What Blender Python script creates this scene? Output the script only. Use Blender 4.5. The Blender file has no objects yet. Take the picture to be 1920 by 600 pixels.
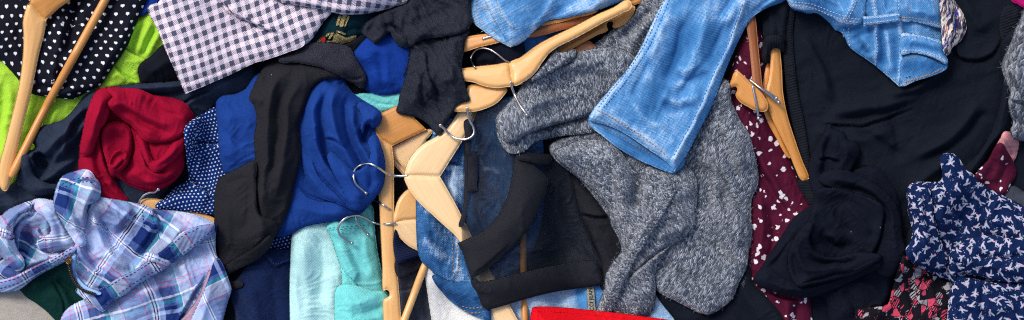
import bpy, bmesh, math, random
import numpy as np
from mathutils import Vector, Matrix
from mathutils.geometry import delaunay_2d_cdt

random.seed(7)
SC = bpy.context.scene
COL = SC.collection

# ------------------------------------------------------------------ camera, sky, sun, exposure
S = 0.00075            # metres per photo pixel on the ground
CAM_H = 2.4            # camera height in metres
DP = CAM_H / S
cam = bpy.data.cameras.new('camera')
cam.sensor_width = 36.0
cam.lens = 36.0 * CAM_H / (1920 * S)
cam.clip_end = 100
cam_o = bpy.data.objects.new('camera', cam)
COL.objects.link(cam_o)
cam_o.location = (0, 0, CAM_H)
SC.camera = cam_o

SUN_EL, SUN_AZ = 46.0, 318.0      # elevation, compass bearing the light comes from (0 = top of picture, clockwise)
world = bpy.data.worlds.new('World')
SC.world = world
world.use_nodes = True
wt = world.node_tree
bg = wt.nodes['Background']
sky = wt.nodes.new('ShaderNodeTexSky')
sky.sky_type = 'NISHITA'
sky.sun_disc = False
sky.sun_elevation = math.radians(SUN_EL)
sky.sun_rotation = math.radians(SUN_AZ)
sky.air_density = 1.0
sky.dust_density = 3.0
sky.ozone_density = 1.0
wt.links.new(sky.outputs[0], bg.inputs[0])
bg.inputs[1].default_value = 0.112
sun = bpy.data.lights.new('sun', 'SUN')
sun.energy = 1.3
sun.angle = math.radians(17)
sun.color = (1.0, 0.985, 0.965)
sun_o = bpy.data.objects.new('sun', sun)
COL.objects.link(sun_o)
az, el = math.radians(SUN_AZ), math.radians(SUN_EL)
sdir = Vector((math.sin(az) * math.cos(el), math.cos(az) * math.cos(el), math.sin(el)))
sun_o.rotation_euler = (-sdir).to_track_quat('-Z', 'Y').to_euler()
SC.view_settings.view_transform = 'Standard'
SC.view_settings.look = 'None'
SC.view_settings.exposure = 0.68
SC.view_settings.gamma = 1.0
SC.view_settings.use_curve_mapping = False
SC.render.engine = 'CYCLES'
SC.cycles.transparent_max_bounces = 12
SC.cycles.max_bounces = 6
SC.cycles.use_denoising = False
SC.cycles.filter_width = 1.15

# ------------------------------------------------------------------ shader expressions
def lin(h):
    h = h.lstrip('#')
    r = [int(h[i:i + 2], 16) / 255 for i in (0, 2, 4)]
    return tuple(c / 12.92 if c <= 0.04045 else ((c + 0.055) / 1.055) ** 2.4 for c in r) + (1.0,)

class E:
    """A scalar or vector node socket with arithmetic."""
    def __init__(s, t, k): s.t, s.k = t, k
    def m(s, op, *a, clamp=False):
        n = s.t.nodes.new('ShaderNodeMath'); n.operation = op; n.use_clamp = clamp
        for i, v in enumerate((s,) + a):
            if isinstance(v, E): s.t.links.new(v.k, n.inputs[i])
            else: n.inputs[i].default_value = float(v)
        return E(s.t, n.outputs[0])
    def __add__(s, o): return s.m('ADD', o)
    __radd__ = __add__
    def __sub__(s, o): return s.m('SUBTRACT', o)
    def __rsub__(s, o): return (s * -1.0) + o
    def __mul__(s, o): return s.m('MULTIPLY', o)
    __rmul__ = __mul__
    def __truediv__(s, o): return s.m('DIVIDE', o)
    def floor(s): return s.m('FLOOR')
    def frac(s): return s.m('FRACT')
    def abs(s): return s.m('ABSOLUTE')
    def sin(s): return s.m('SINE')
    def cos(s): return s.m('COSINE')
    def max(s, o): return s.m('MAXIMUM', o)
    def min(s, o): return s.m('MINIMUM', o)
    def lt(s, o): return s.m('LESS_THAN', o)
    def gt(s, o): return s.m('GREATER_THAN', o)
    def mod(s, o): return s.m('FLOORED_MODULO', o)
    def pow(s, o): return s.m('POWER', o)
    def step(s, a, b):
        n = s.t.nodes.new('ShaderNodeMapRange'); n.interpolation_type = 'SMOOTHSTEP'
        s.t.links.new(s.k, n.inputs[0])
        for i, v in ((1, a), (2, b)):
            if isinstance(v, E): s.t.links.new(v.k, n.inputs[i])
            else: n.inputs[i].default_value = float(v)
        n.inputs[3].default_value, n.inputs[4].default_value = 0.0, 1.0
        return E(s.t, n.outputs[0])

class Shader:
    def __init__(self, name, rough=0.9, spec=0.25, sheen=0.0):
        self.mat = bpy.data.materials.new(name)
        self.mat.use_nodes = True
        self.t = self.mat.node_tree
        self.p = self.t.nodes['Principled BSDF']
        self.p.inputs['Roughness'].default_value = rough
        self.p.inputs['Specular IOR Level'].default_value = spec
        if sheen:
            self.p.inputs['Sheen Weight'].default_value = sheen
            self.p.inputs['Sheen Roughness'].default_value = 0.4
        uvn = self.t.nodes.new('ShaderNodeUVMap'); uvn.uv_map = 'UVMap'
        self.uv = E(self.t, uvn.outputs[0])
        sp = self.t.nodes.new('ShaderNodeSeparateXYZ')
        self.t.links.new(uvn.outputs[0], sp.inputs[0])
        self.u, self.v = E(self.t, sp.outputs[0]), E(self.t, sp.outputs[1])
        self.height = None
    def vec(self, x, y, z=0.0):
        n = self.t.nodes.new('ShaderNodeCombineXYZ')
        for i, v in enumerate((x, y, z)):
            if isinstance(v, E): self.t.links.new(v.k, n.inputs[i])
            else: n.inputs[i].default_value = float(v)
        return E(self.t, n.outputs[0])
    def noise(self, vec, scale, detail=2.0, rough=0.5, color=False):
        n = self.t.nodes.new('ShaderNodeTexNoise')
        self.t.links.new(vec.k, n.inputs['Vector'])
        n.inputs['Scale'].default_value = scale
        n.inputs['Detail'].default_value = detail
        n.inputs['Roughness'].default_value = rough
        return E(self.t, n.outputs[1 if color else 0])
    def white(self, vec):
        n = self.t.nodes.new('ShaderNodeTexWhiteNoise')
        self.t.links.new(vec.k, n.inputs[0])
        return E(self.t, n.outputs[0])
    def voro(self, vec, scale, feature='F1', metric='EUCLIDEAN', rand=1.0, out=0):
        n = self.t.nodes.new('ShaderNodeTexVoronoi'); n.feature = feature
        if feature != 'DISTANCE_TO_EDGE': n.distance = metric
        self.t.links.new(vec.k, n.inputs['Vector'])
        n.inputs['Scale'].default_value = scale
        n.inputs['Randomness'].default_value = rand
        return E(self.t, n.outputs[out])
    def attr(self, name):
        n = self.t.nodes.new('ShaderNodeAttribute'); n.attribute_name = name
        return E(self.t, n.outputs['Fac'])
    def ramp(self, f, stops, interp='LINEAR'):
        n = self.t.nodes.new('ShaderNodeValToRGB')
        n.color_ramp.interpolation = interp
        el = n.color_ramp.elements
        while len(el) < len(stops): el.new(0.5)
        for e, (p, c) in zip(el, stops):
            e.position = p; e.color = lin(c) if isinstance(c, str) else c
        self.t.links.new(f.k, n.inputs[0])
        return E(self.t, n.outputs[0])
    def mix(self, f, a, b, blend='MIX'):
        n = self.t.nodes.new('ShaderNodeMix'); n.data_type = 'RGBA'; n.blend_type = blend
        for i, v in ((0, f), (6, a), (7, b)):
            if isinstance(v, E): self.t.links.new(v.k, n.inputs[i])
            elif isinstance(v, str): n.inputs[i].default_value = lin(v)
            elif isinstance(v, tuple): n.inputs[i].default_value = v
            else: n.inputs[i].default_value = float(v)
        return E(self.t, n.outputs[2])
    def value(self, c, f):
        """multiply a colour by a scalar"""
        n = self.t.nodes.new('ShaderNodeVectorMath'); n.operation = 'SCALE'
        if isinstance(c, str):
            n.inputs[0].default_value = lin(c)[:3]
        else: self.t.links.new(c.k, n.inputs[0])
        self.t.links.new(f.k, n.inputs['Scale'])
        return E(self.t, n.outputs[0])
    def done(self, color, height=None, dist=1.0, strength=0.5, rough=None):
        if isinstance(color, str): self.p.inputs['Base Color'].default_value = lin(color)
        else: self.t.links.new(color.k, self.p.inputs['Base Color'])
        if height is not None:
            b = self.t.nodes.new('ShaderNodeBump')
            b.inputs['Strength'].default_value = strength
            b.inputs['Distance'].default_value = dist * S
            self.t.links.new(height.k, b.inputs['Height'])
            self.t.links.new(b.outputs[0], self.p.inputs['Normal'])
        if rough is not None: self.t.links.new(rough.k, self.p.inputs['Roughness'])
        return self.mat

# ------------------------------------------------------------------ height map of the pile
G = 2.0
X0, Y0, X1, Y1 = -200.0, -180.0, 2120.0, 780.0
NX, NY = int((X1 - X0) / G) + 1, int((Y1 - Y0) / G) + 1
H = np.zeros((NY, NX))

def W(x, y, h):
    k = 1 - h / DP
    return ((x - 960) * S * k, (300 - y) * S * k, h * S)

def worg(o):
    v = np.zeros(3)
    while o is not None:
        v += np.array(o.location); o = o.parent
    return v

def hat(x, y):
    i, j = int(round((y - Y0) / G)), int(round((x - X0) / G))
    return float(H[min(max(i, 0), NY - 1), min(max(j, 0), NX - 1)])

def maxf(a, r):
    o = a.copy()
    for ax in (0, 1):
        src = o.copy()
        for s in range(1, r + 1):
            if ax == 0:
                o[s:] = np.maximum(o[s:], src[:-s]); o[:-s] = np.maximum(o[:-s], src[s:])
            else:
                o[:, s:] = np.maximum(o[:, s:], src[:, :-s]); o[:, :-s] = np.maximum(o[:, :-s], src[:, s:])
    return o

def blur(a, r, n=2):
    if r < 1: return a
    for _ in range(n):
        for ax in (0, 1):
            p = [(0, 0), (0, 0)]; p[ax] = (r + 1, r)
            c = np.cumsum(np.pad(a, p, mode='edge'), axis=ax)
            k = 2 * r + 1
            a = (c[k:] - c[:-k]) / k if ax == 0 else (c[:, k:] - c[:, :-k]) / k
    return a

def _hash(i, j, seed):
    n = (i * 374761393 + j * 668265263 + seed * 974634777) & 0x7fffffff
    n = ((n ^ (n >> 13)) * 1274126177) & 0x7fffffff
    return ((n ^ (n >> 16)) & 0xffff) / 65535.0 * 2 * math.pi

def gnoise(x, y, seed):
    xi, yi = np.floor(x).astype(np.int64), np.floor(y).astype(np.int64)
    xf, yf = x - xi, y - yi
    u, v = xf ** 3 * (xf * (xf * 6 - 15) + 10), yf ** 3 * (yf * (yf * 6 - 15) + 10)
    def g(a, b):
        t = _hash(xi + a, yi + b, seed)
        return np.cos(t) * (xf - a) + np.sin(t) * (yf - b)
    return 1.5 * ((g(0, 0) * (1 - u) + g(1, 0) * u) * (1 - v) + (g(0, 1) * (1 - u) + g(1, 1) * u) * v)

def smooth_path(pts, step=3.0, closed=False):
    """Catmull-Rom through the points; a third value of 1 makes a corner."""
    n = len(pts)
    P = [np.array(p[:2], float) for p in pts]
    corner = [len(p) > 2 and p[2] == 1 for p in pts]
    out = []
    for i in range(n if closed else n - 1):
        p1, p2 = P[i], P[(i + 1) % n]
        p0 = P[i - 1] if (closed or i > 0) else p1 - (p2 - p1)
        p3 = P[(i + 2) % n] if (closed or i + 2 < n) else p2 + (p2 - p1)
        d = np.linalg.norm(p2 - p1) + 1e-6
        def lim(v):
            l = np.linalg.norm(v)
            return v * min(1.0, 1.3 * d / l) if l > 0 else v
        m1 = (p2 - p1) if corner[i] else lim((p2 - p0) / (np.linalg.norm(p2 - p0) + 1e-6) * d)
        m2 = (p2 - p1) if corner[(i + 1) % n] else lim((p3 - p1) / (np.linalg.norm(p3 - p1) + 1e-6) * d)
        k = max(1, int(round(d / step)))
        for q in range(k):
            t = q / k
            out.append((2 * t**3 - 3 * t**2 + 1) * p1 + (t**3 - 2 * t**2 + t) * m1
                       + (-2 * t**3 + 3 * t**2) * p2 + (t**3 - t**2) * m2)
    if not closed: out.append(P[-1])
    return np.array(out)

def polydist(X, Y, P, closed=False):
    """distance, side (+ = left of travel as seen in the picture), position 0..1 along the path"""
    best = np.full(X.shape, 1e18); side = np.zeros(X.shape); tt = np.zeros(X.shape)
    Q = np.vstack([P, P[:1]]) if closed else P
    L = np.concatenate([[0], np.cumsum(np.linalg.norm(np.diff(Q, axis=0), axis=1))])
    for i in range(len(Q) - 1):
        ax, ay = Q[i]; dx, dy = Q[i + 1] - Q[i]
        l2 = dx * dx + dy * dy + 1e-9
        t = np.clip(((X - ax) * dx + (Y - ay) * dy) / l2, 0, 1)
        ex, ey = X - ax - t * dx, Y - ay - t * dy
        d2 = ex * ex + ey * ey
        b = d2 < best
        best = np.where(b, d2, best)
        side = np.where(b, ex * dy - ey * dx, side)
        tt = np.where(b, (L[i] + t * math.sqrt(l2)) / L[-1], tt)
    return np.sqrt(best), np.sign(side), tt

def inside(X, Y, P):
    m = np.zeros(X.shape, bool)
    n = len(P)
    for i in range(n):
        x1, y1 = P[i]; x2, y2 = P[(i + 1) % n]
        if y1 == y2: continue
        c = ((Y >= y1) != (Y >= y2))
        m ^= c & (X < (x2 - x1) * (Y - y1) / (y2 - y1) + x1)
    return m

def sstep(a, b, x):
    t = np.clip((x - a) / (b - a), 0, 1)
    return t * t * (3 - 2 * t)

def fold_field(X, Y, folds):
    F = np.zeros(X.shape)
    for f in folds:
        kind, a, w, pts = f[:4]
        opt = f[4] if len(f) > 4 else {}
        if kind == 'b':
            ry = opt.get('ry', w)
            F += a * np.exp(-(((X - pts[0]) / w) ** 2 + ((Y - pts[1]) / ry) ** 2)); continue
        P = smooth_path(pts, 7.0)
        reach = 6 * w + 6
        xa, xb = P[:, 0].min() - reach, P[:, 0].max() + reach
        ya, yb = P[:, 1].min() - reach, P[:, 1].max() + reach
        js = np.where((X[0] >= xa) & (X[0] <= xb))[0]; is_ = np.where((Y[:, 0] >= ya) & (Y[:, 0] <= yb))[0]
        if len(js) == 0 or len(is_) == 0: continue
        sl = (slice(is_[0], is_[-1] + 1), slice(js[0], js[-1] + 1))
        xs, ys = X[sl], Y[sl]
        # a slight wander so that no fold is a ruled line
        wx = 3.0 * gnoise(xs / 37, ys / 37, 11); wy = 3.0 * gnoise(xs / 37, ys / 37, 23)
        d, sd, t = polydist(xs + wx, ys + wy, P)
        e0, e1 = opt.get('t0', 0.25), opt.get('t1', 0.25)
        tap = (sstep(0, e0, t) if e0 > 0 else 1.0) * (sstep(0, e1, 1 - t) if e1 > 0 else 1.0)
        if kind == 'r':
            u = d / (w * (1.25 - 0.25 * tap))
            F[sl] += a * tap * np.exp(-np.sqrt(u * u + 0.2) + 0.447)
        elif kind == 'k':
            s = d * sd
            F[sl] += a * tap * np.where(s > 0, np.exp(-np.maximum(s, 0) / w), 0) * sstep(-0.5, 2.4, s)
            dig = opt.get('dig', 0.8)      # the cloth tucks in under the overlapping fold
            F[sl] -= a * dig * tap * np.exp(-((s + 1.5) / 2.2) ** 2)
    return F

class Region:
    pass

def region(outline, step=3.0, pad=16):
    r = Region()
    r.P = smooth_path(outline, step, True)
    r.P[:, 0] = np.clip(r.P[:, 0], X0 + 30, X1 - 30); r.P[:, 1] = np.clip(r.P[:, 1], Y0 + 30, Y1 - 30)
    i0 = max(int((r.P[:, 1].min() - pad - Y0) / G), 0); i1 = min(int((r.P[:, 1].max() + pad - Y0) / G) + 2, NY)
    j0 = max(int((r.P[:, 0].min() - pad - X0) / G), 0); j1 = min(int((r.P[:, 0].max() + pad - X0) / G) + 2, NX)
    r.sl = (slice(i0, i1), slice(j0, j1))
    r.x0, r.y0 = X0 + j0 * G, Y0 + i0 * G
    r.X, r.Y = np.meshgrid(X0 + np.arange(j0, j1) * G, Y0 + np.arange(i0, i1) * G)
    r.mask = inside(r.X, r.Y, r.P)
    d, _, _ = polydist(r.X, r.Y, r.P[::2], True)
    r.d = np.where(r.mask, d, -d)
    return r

def sample(Z, r, x, y):
    fx, fy = (x - r.x0) / G, (y - r.y0) / G
    j = np.clip(np.floor(fx).astype(int), 0, Z.shape[1] - 2); i = np.clip(np.floor(fy).astype(int), 0, Z.shape[0] - 2)
    a, b = np.clip(fx - j, 0, 1), np.clip(fy - i, 0, 1)
    return (Z[i, j] * (1 - a) + Z[i, j + 1] * a) * (1 - b) + (Z[i + 1, j] * (1 - a) + Z[i + 1, j + 1] * a) * b

def relax_uv(xyz, edges, n=70):
    uv = xyz[:, :2].copy()
    i, j = edges[:, 0], edges[:, 1]
    L = np.linalg.norm(xyz[i] - xyz[j], axis=1)
    N = len(xyz)
    deg = np.bincount(i, minlength=N) + np.bincount(j, minlength=N) + 1e-9
    for _ in range(n):
        d = uv[j] - uv[i]
        l = np.sqrt((d * d).sum(1)) + 1e-9
        c = d * (0.5 * (l - L) / l)[:, None]
        for k in (0, 1):
            uv[:, k] += 1.6 * (np.bincount(i, c[:, k], N) - np.bincount(j, c[:, k], N)) / deg
    return uv

def build_mesh(name, r, Z, mat, parent, thick, spacing, uvo, wear_shade, bottom=False, flare=0.12):
    P = r.P
    # boundary, evenly thinned to the spacing
    keep = [0]
    for q in range(1, len(P)):
        if np.linalg.norm(P[q] - P[keep[-1]]) > spacing * 0.85: keep.append(q)
    if np.linalg.norm(P[keep[-1]] - P[0]) < spacing * 0.5 and len(keep) > 4: keep.pop()
    B = P[keep]
    xs = np.arange(B[:, 0].min(), B[:, 0].max(), spacing)
    ys = np.arange(B[:, 1].min(), B[:, 1].max(), spacing * 0.866)
    gx, gy = np.meshgrid(xs, ys)
    gx = gx + (np.arange(len(ys)) % 2)[:, None] * spacing * 0.5
    rs = np.random.RandomState(len(P))
    gx = (gx + rs.uniform(-.15, .15, gx.shape) * spacing).ravel(); gy = (gy + rs.uniform(-.15, .15, gy.shape) * spacing).ravel()
    dd = sample(r.d, r, gx, gy)
    ok = dd > spacing * 1.35
    nb = len(B)
    tb = np.roll(B, -1, 0) - np.roll(B, 1, 0)
    nbv = np.column_stack([tb[:, 1], -tb[:, 0]]) / (np.linalg.norm(tb, axis=1)[:, None] + 1e-9)
    if np.sum(B[:, 0] * np.roll(B[:, 1], -1) - np.roll(B[:, 0], -1) * B[:, 1]) > 0: nbv = -nbv
    R1 = B + nbv * spacing * 0.8           # a clean row of points just inside the edge
    R1 = R1[sample(r.d, r, R1[:, 0], R1[:, 1]) > spacing * 0.6]
    V2 = np.vstack([B, R1, np.column_stack([gx[ok], gy[ok]])])
    vs, es, fs, ov, oe, of = delaunay_2d_cdt([Vector((float(a), float(b))) for a, b in V2],
                                             [(q, (q + 1) % nb) for q in range(nb)], [], 1, 1e-5)
    V = np.array([(v.x, v.y) for v in vs])
    fs = [f for f in fs if len(f) == 3]
    F = np.array(fs)
    # orient (picture y runs down, so flip for +z normals)
    a, b, c = V[F[:, 0]], V[F[:, 1]], V[F[:, 2]]
    area = (b[:, 0] - a[:, 0]) * (c[:, 1] - a[:, 1]) - (b[:, 1] - a[:, 1]) * (c[:, 0] - a[:, 0])
    F[area > 0] = F[area > 0][:, ::-1]
    cen = V[F].mean(1)
    F = F[inside(cen[:, 0], cen[:, 1], B)]
    h = sample(Z, r, V[:, 0], V[:, 1])
    V0 = V.copy()
    if getattr(r, 'shift', None) is not None:
        V = V + np.column_stack([sample(r.shift[0], r, V[:, 0], V[:, 1]), sample(r.shift[1], r, V[:, 0], V[:, 1])])
    n = len(V)
    loop = []
    where = {}
    for vi, o in enumerate(ov):
        for q in o:
            if q < nb: where[q] = vi
    loop = [where[q] for q in range(nb) if q in where]
    LP = V[loop]
    tan = np.roll(LP, -1, 0) - np.roll(LP, 1, 0)
    tan /= (np.linalg.norm(tan, axis=1)[:, None] + 1e-9)
    nrm = np.column_stack([tan[:, 1], -tan[:, 0]])
    sgn = 1 if np.sum(LP[:, 0] * np.roll(LP[:, 1], -1) - np.roll(LP[:, 0], -1) * LP[:, 1]) > 0 else -1
    nrm *= sgn
    m = len(loop)
    r1 = LP + nrm * flare * thick; h1 = h[loop] - thick * 0.5
    r2 = LP + nrm * flare * 0.3 * thick; h2 = h[loop] - thick
    AV = np.vstack([V, r1, r2]); AH = np.concatenate([h, h1, h2])
    tris = [tuple(f) for f in F]
    quads = []
    for q in range(m):
        p = (q + 1) % m
        for A0, A1, C0, C1 in ((loop[q], loop[p], n + q, n + p), (n + q, n + p, n + m + q, n + m + p)):
            quads.append((A0, A1, C1, C0) if sgn < 0 else (A0, C0, C1, A1))
    faces = tris + quads
    if bottom:
        bt = [n + m + q for q in range(m)]
        faces.append(tuple(bt if sgn > 0 else bt[::-1]))
    xyz = np.column_stack([AV, AH])
    # texture coordinates, in pixels of cloth
    uvo = uvo or {}
    if uvo.get('relax'):
        e = np.vstack([F[:, [0, 1]], F[:, [1, 2]], F[:, [2, 0]]])
        e = np.unique(np.sort(e, axis=1), axis=0)
        uvv = relax_uv(xyz[:n], e, uvo.get('n', 70))
        uvv = np.vstack([uvv, uvv[loop] + nrm * thick * 0.5, uvv[loop] + nrm * thick])
    else:
        uvv = np.vstack([V, LP + nrm * thick * 0.5, LP + nrm * thick])
    if 'bend' in uvo:      # slow wander of the weave, pixels
        am, sc = uvo['bend'][:2]
        wx = am * gnoise(AV[:, 0] / sc, AV[:, 1] / sc, 5); wy = am * gnoise(AV[:, 0] / sc, AV[:, 1] / sc, 9)
        uvv = uvv + np.column_stack([wx, wy])
    if 'arc' in uvo:       # cloth turning round a centre: rotate by an angle that grows with distance
        cx, cy, k = uvo['arc']
        dx, dy = uvv[:, 0] - cx, uvv[:, 1] - cy
        th = k * np.hypot(dx, dy) / 100.0
        uvv = np.column_stack([cx + dx * np.cos(th) - dy * np.sin(th), cy + dx * np.sin(th) + dy * np.cos(th)])
    an = math.radians(uvo.get('rot', 0)); ox, oy = uvo.get('org', (0, 0))
    dx, dy = uvv[:, 0] - ox, uvv[:, 1] - oy
    uvv = np.column_stack([dx * math.cos(an) + dy * math.sin(an), -dx * math.sin(an) + dy * math.cos(an)])
    if 'sheer' in uvo: uvv[:, 0] += uvo['sheer'] * uvv[:, 1]
    k = 1 - AH / DP
    co = np.column_stack([(AV[:, 0] - 960) * S * k, (300 - AV[:, 1]) * S * k, AH * S])
    me = bpy.data.meshes.new(name)
    if parent is not None: org = worg(parent)
    else: org = np.array([co[:, 0].mean(), co[:, 1].mean(), co[:, 2].min()])
    me.from_pydata((co - org).tolist(), [], faces)
    uvl = me.uv_layers.new(name='UVMap')
    li = np.empty(len(me.loops), int); me.loops.foreach_get('vertex_index', li)
    uvl.data.foreach_set('uv', uvv[li].ravel())
    if wear_shade is not None:
        at = me.attributes.new('wear_shade', 'FLOAT', 'POINT')  # pale strokes are rubbing; some dark ones paint shade in openings and hollows
        wv = np.zeros(len(AV))
        for a_, w_, pts in wear_shade:
            d, _, _ = polydist(AV[:, 0], AV[:, 1], smooth_path(pts, 6))
            wv += a_ * np.exp(-(d / w_) ** 2)
        crest = Z - blur(Z, 4)             # rubbed pale along fold crests, coloured darker in hollows for relief
        cv = np.clip(sample(crest, r, V0[:, 0], V0[:, 1]) * 0.10, -0.3, 0.35) * np.clip(sample(r.d, r, V0[:, 0], V0[:, 1]) / 9, 0, 1)
        wv[:n] += cv
        at.data.foreach_set('value', wv)
    me.polygons.foreach_set('use_smooth', np.ones(len(me.polygons), bool))
    me.materials.append(mat)
    o = bpy.data.objects.new(name, me)
    COL.objects.link(o)
    if parent is not None:
        o.parent = parent
    else:
        o.location = org
    return o

def tag(o, label, cat=None, group=None, kind=None):
    if label: o['label'] = label
    if cat: o['category'] = cat
    if group: o['group'] = group
    if kind: o['kind'] = kind
    return o

def thing(name, label, cat, at, group=None):
    o = bpy.data.objects.new(name, None)
    o.empty_display_size = 0.03
    COL.objects.link(o)
    o.location = W(at[0], at[1], max(hat(*at), 0))
    return tag(o, label, cat, group)

def buckled(r, Z, floor, eps, seed, stiff=5, n=70):
    """Give the cloth a little more length than its plan allows and let it buckle: springs on a 3 px lattice."""
    k = 3.0
    ny, nx = int((r.Y[-1, 0] - r.y0) / k) + 1, int((r.X[0, -1] - r.x0) / k) + 1
    gx, gy = np.meshgrid(r.x0 + np.arange(nx) * k, r.y0 + np.arange(ny) * k)
    z0 = sample(Z, r, gx, gy); fl = sample(floor, r, gx, gy); dd = sample(r.d, r, gx, gy)
    live = dd > -k
    P0 = np.stack([gx, gy, z0], -1)
    P = P0.copy()
    P[..., 2] += 2.4 * gnoise(gx / (6.0 * stiff), gy / (6.0 * stiff), seed + 90) + 0.6 * gnoise(gx / (2.4 * stiff), gy / (2.4 * stiff), seed + 91)
    loc = eps * np.clip(1.0 + 1.1 * gnoise(gx / 75, gy / 75, seed + 92), 0.15, 2.2)
    offs = [(0, 1, 1), (1, 0, 1), (1, 1, 1), (1, -1, 1), (0, stiff, 2), (stiff, 0, 2), (stiff - 1, stiff - 1, 2), (stiff - 1, 1 - stiff, 2)]
    def sl(dy, dx):
        a = (slice(0, ny - dy), slice(max(0, -dx), nx - max(0, dx)))
        b = (slice(dy, ny), slice(max(0, dx), nx + min(0, dx)))
        return a, b
    sp = []
    for dy, dx, kind in offs:
        a, b = sl(dy, dx)
        L = np.linalg.norm(P0[b] - P0[a], axis=-1)
        w = (live[a] & live[b]).astype(float)
        L = L * (1 + (loc[a] + loc[b]) * (0.5 if kind == 1 else 0.26))
        sp.append((a, b, L, w * (1.0 if kind == 1 else 0.6), kind))
    deg = np.full((ny, nx), 1e-6)
    for a, b, L, w, kind in sp: deg[a] += w; deg[b] += w
    for it in range(n):
        acc = np.zeros_like(P)
        for a, b, L, w, kind in sp:
            d = P[b] - P[a]
            l = np.sqrt((d * d).sum(-1)) + 1e-6
            f = (l - L) / l * 0.5 * w
            if kind == 2: f = np.minimum(f, 0)
            c = d * f[..., None]
            acc[a] += c; acc[b] -= c
        P += 1.5 * acc / deg[..., None]
        P[..., :2] += 0.12 * (P0[..., :2] - P[..., :2])
        P[..., 2] += 0.025 * (P0[..., 2] - P[..., 2])
        P[..., 2] = np.maximum(P[..., 2], fl)
    D = P - P0
    ez = np.clip(dd / 5.0, 0, 1)
    D *= ez[..., None]
    def up(A):
        fx, fy = (r.X - r.x0) / k, (r.Y - r.y0) / k
        j = np.clip(np.floor(fx).astype(int), 0, nx - 2); i = np.clip(np.floor(fy).astype(int), 0, ny - 2)
        a, b = np.clip(fx - j, 0, 1), np.clip(fy - i, 0, 1)
        return (A[i, j] * (1 - a) + A[i, j + 1] * a) * (1 - b) + (A[i + 1, j] * (1 - a) + A[i + 1, j + 1] * a) * b
    dz, dx, dy = up(D[..., 2]), up(D[..., 0]), up(D[..., 1])
    r.shift = (dx, dy)
    return np.maximum(Z + dz, np.where(r.mask, floor, -1e3))

def cloth(name, outline, mat, parent=None, lift=8, roll=9, clear=1.6, drape=10, folds=(), wr=None, thick=1.5,
          spacing=2.6, uv=None, wear_shade=None, seed=1, label=None, cat=None, group=None, edge=0.0, puff=6.0, buckle=0.07, stiff=5, crease=1.7):
    """One layer of cloth draped over everything built so far."""
    r = region(outline)
    Hs = H[r.sl]
    near = r.d > -6
    q = max(1, int(drape / G))
    hm = np.where(near, Hs, -1e3)
    mx = maxf(hm, q)
    valid = (mx > -500).astype(float)
    env = blur(np.where(valid > 0, mx, 0), q) / np.maximum(blur(valid, q), 1e-3)
    env = np.maximum(env, np.where(near, Hs, -1e3) + clear)
    env = np.maximum(blur(env, 2, 1), np.where(near, Hs, -1e3) + clear)
    F = fold_field(r.X, r.Y, folds)
    if wr is None: wr = [(2.2, 90, 40, 30), (0.9, 34, 14, 50)]
    for k, wv in enumerate(wr):
        am, ln, wd, an = wv[:4]
        c, s = math.cos(math.radians(an)), math.sin(math.radians(an))
        wx = r.X + 14 * gnoise(r.X / 60, r.Y / 60, seed + 40); wy = r.Y + 14 * gnoise(r.X / 60, r.Y / 60, seed + 41)
        n = gnoise((wx * c + wy * s) / ln, (-wx * s + wy * c) / wd, seed * 7 + k)
        if len(wv) > 4: n = 0.55 - np.abs(n) * 2.2
        F += am * n
    if crease > 0:      # short pinched creases scattered over the cloth
        for k, (ln, wd) in enumerate(((95, 34), (60, 22), (38, 16))):
            an = (wr[0][3] if wr else 40) + (0, 35, -40)[k] + 25 * gnoise(r.X / 160, r.Y / 160, seed + 60)
            c, s_ = np.cos(np.radians(an)), np.sin(np.radians(an))
            wx = r.X + 22 * gnoise(r.X / 70, r.Y / 70, seed + 61 + k); wy = r.Y + 22 * gnoise(r.X / 70, r.Y / 70, seed + 71 + k)
            n = gnoise((wx * c + wy * s_) / ln, (-wx * s_ + wy * c) / wd, seed * 5 + 63 + k)
            msk = sstep(-0.05, 0.5, gnoise(r.X / 55, r.Y / 55, seed + 81 + k))
            F += crease * (1.5, 1.1, 0.8)[k] * msk * (np.exp(-np.abs(n) / 0.10) - 0.15)
    roll *= 0.62
    u = np.clip(r.d / max(roll, 0.5), 0, 1)
    e = np.sqrt(np.clip(1 - (1 - u) ** 2, 0, 1))
    us = np.clip(r.d / (2.0 * lift + 8.0), 0, 1)
    T = e * min(lift, puff) + max(lift - puff, 0.0) * (1 - (1 - us) ** 2) + F * np.minimum(e, 0.25 + 0.75 * np.clip(r.d / 9.0, 0, 1))
    T = np.where(T > 2, T, 2 * np.exp(np.clip((T - 2) / 2, -30, 0)))
    Z = env + edge + T + thick * 0.6
    if buckle > 0:
        Z = buckled(r, Z, env + 0.8, buckle, seed, stiff)
    H[r.sl] = np.where(r.mask, np.maximum(Z, Hs), Hs)
    o = build_mesh(name, r, Z, mat, parent, thick, spacing, uv, wear_shade)
    if label: tag(o, label, cat, group)
    return o

def merge(objs, name=None):
    """several layers of one piece of cloth become one mesh"""
    o0 = objs[0]
    bm = bmesh.new()
    for o in objs:
        me = o.data.copy()
        me.transform(o.matrix_basis if o is not o0 else Matrix.Identity(4))
        bm.from_mesh(me); bpy.data.meshes.remove(me)
    bm.to_mesh(o0.data); bm.free()
    for o in objs[1:]:
        me = o.data; bpy.data.objects.remove(o); bpy.data.meshes.remove(me)
    if name: o0.name = name
    return o0

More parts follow.
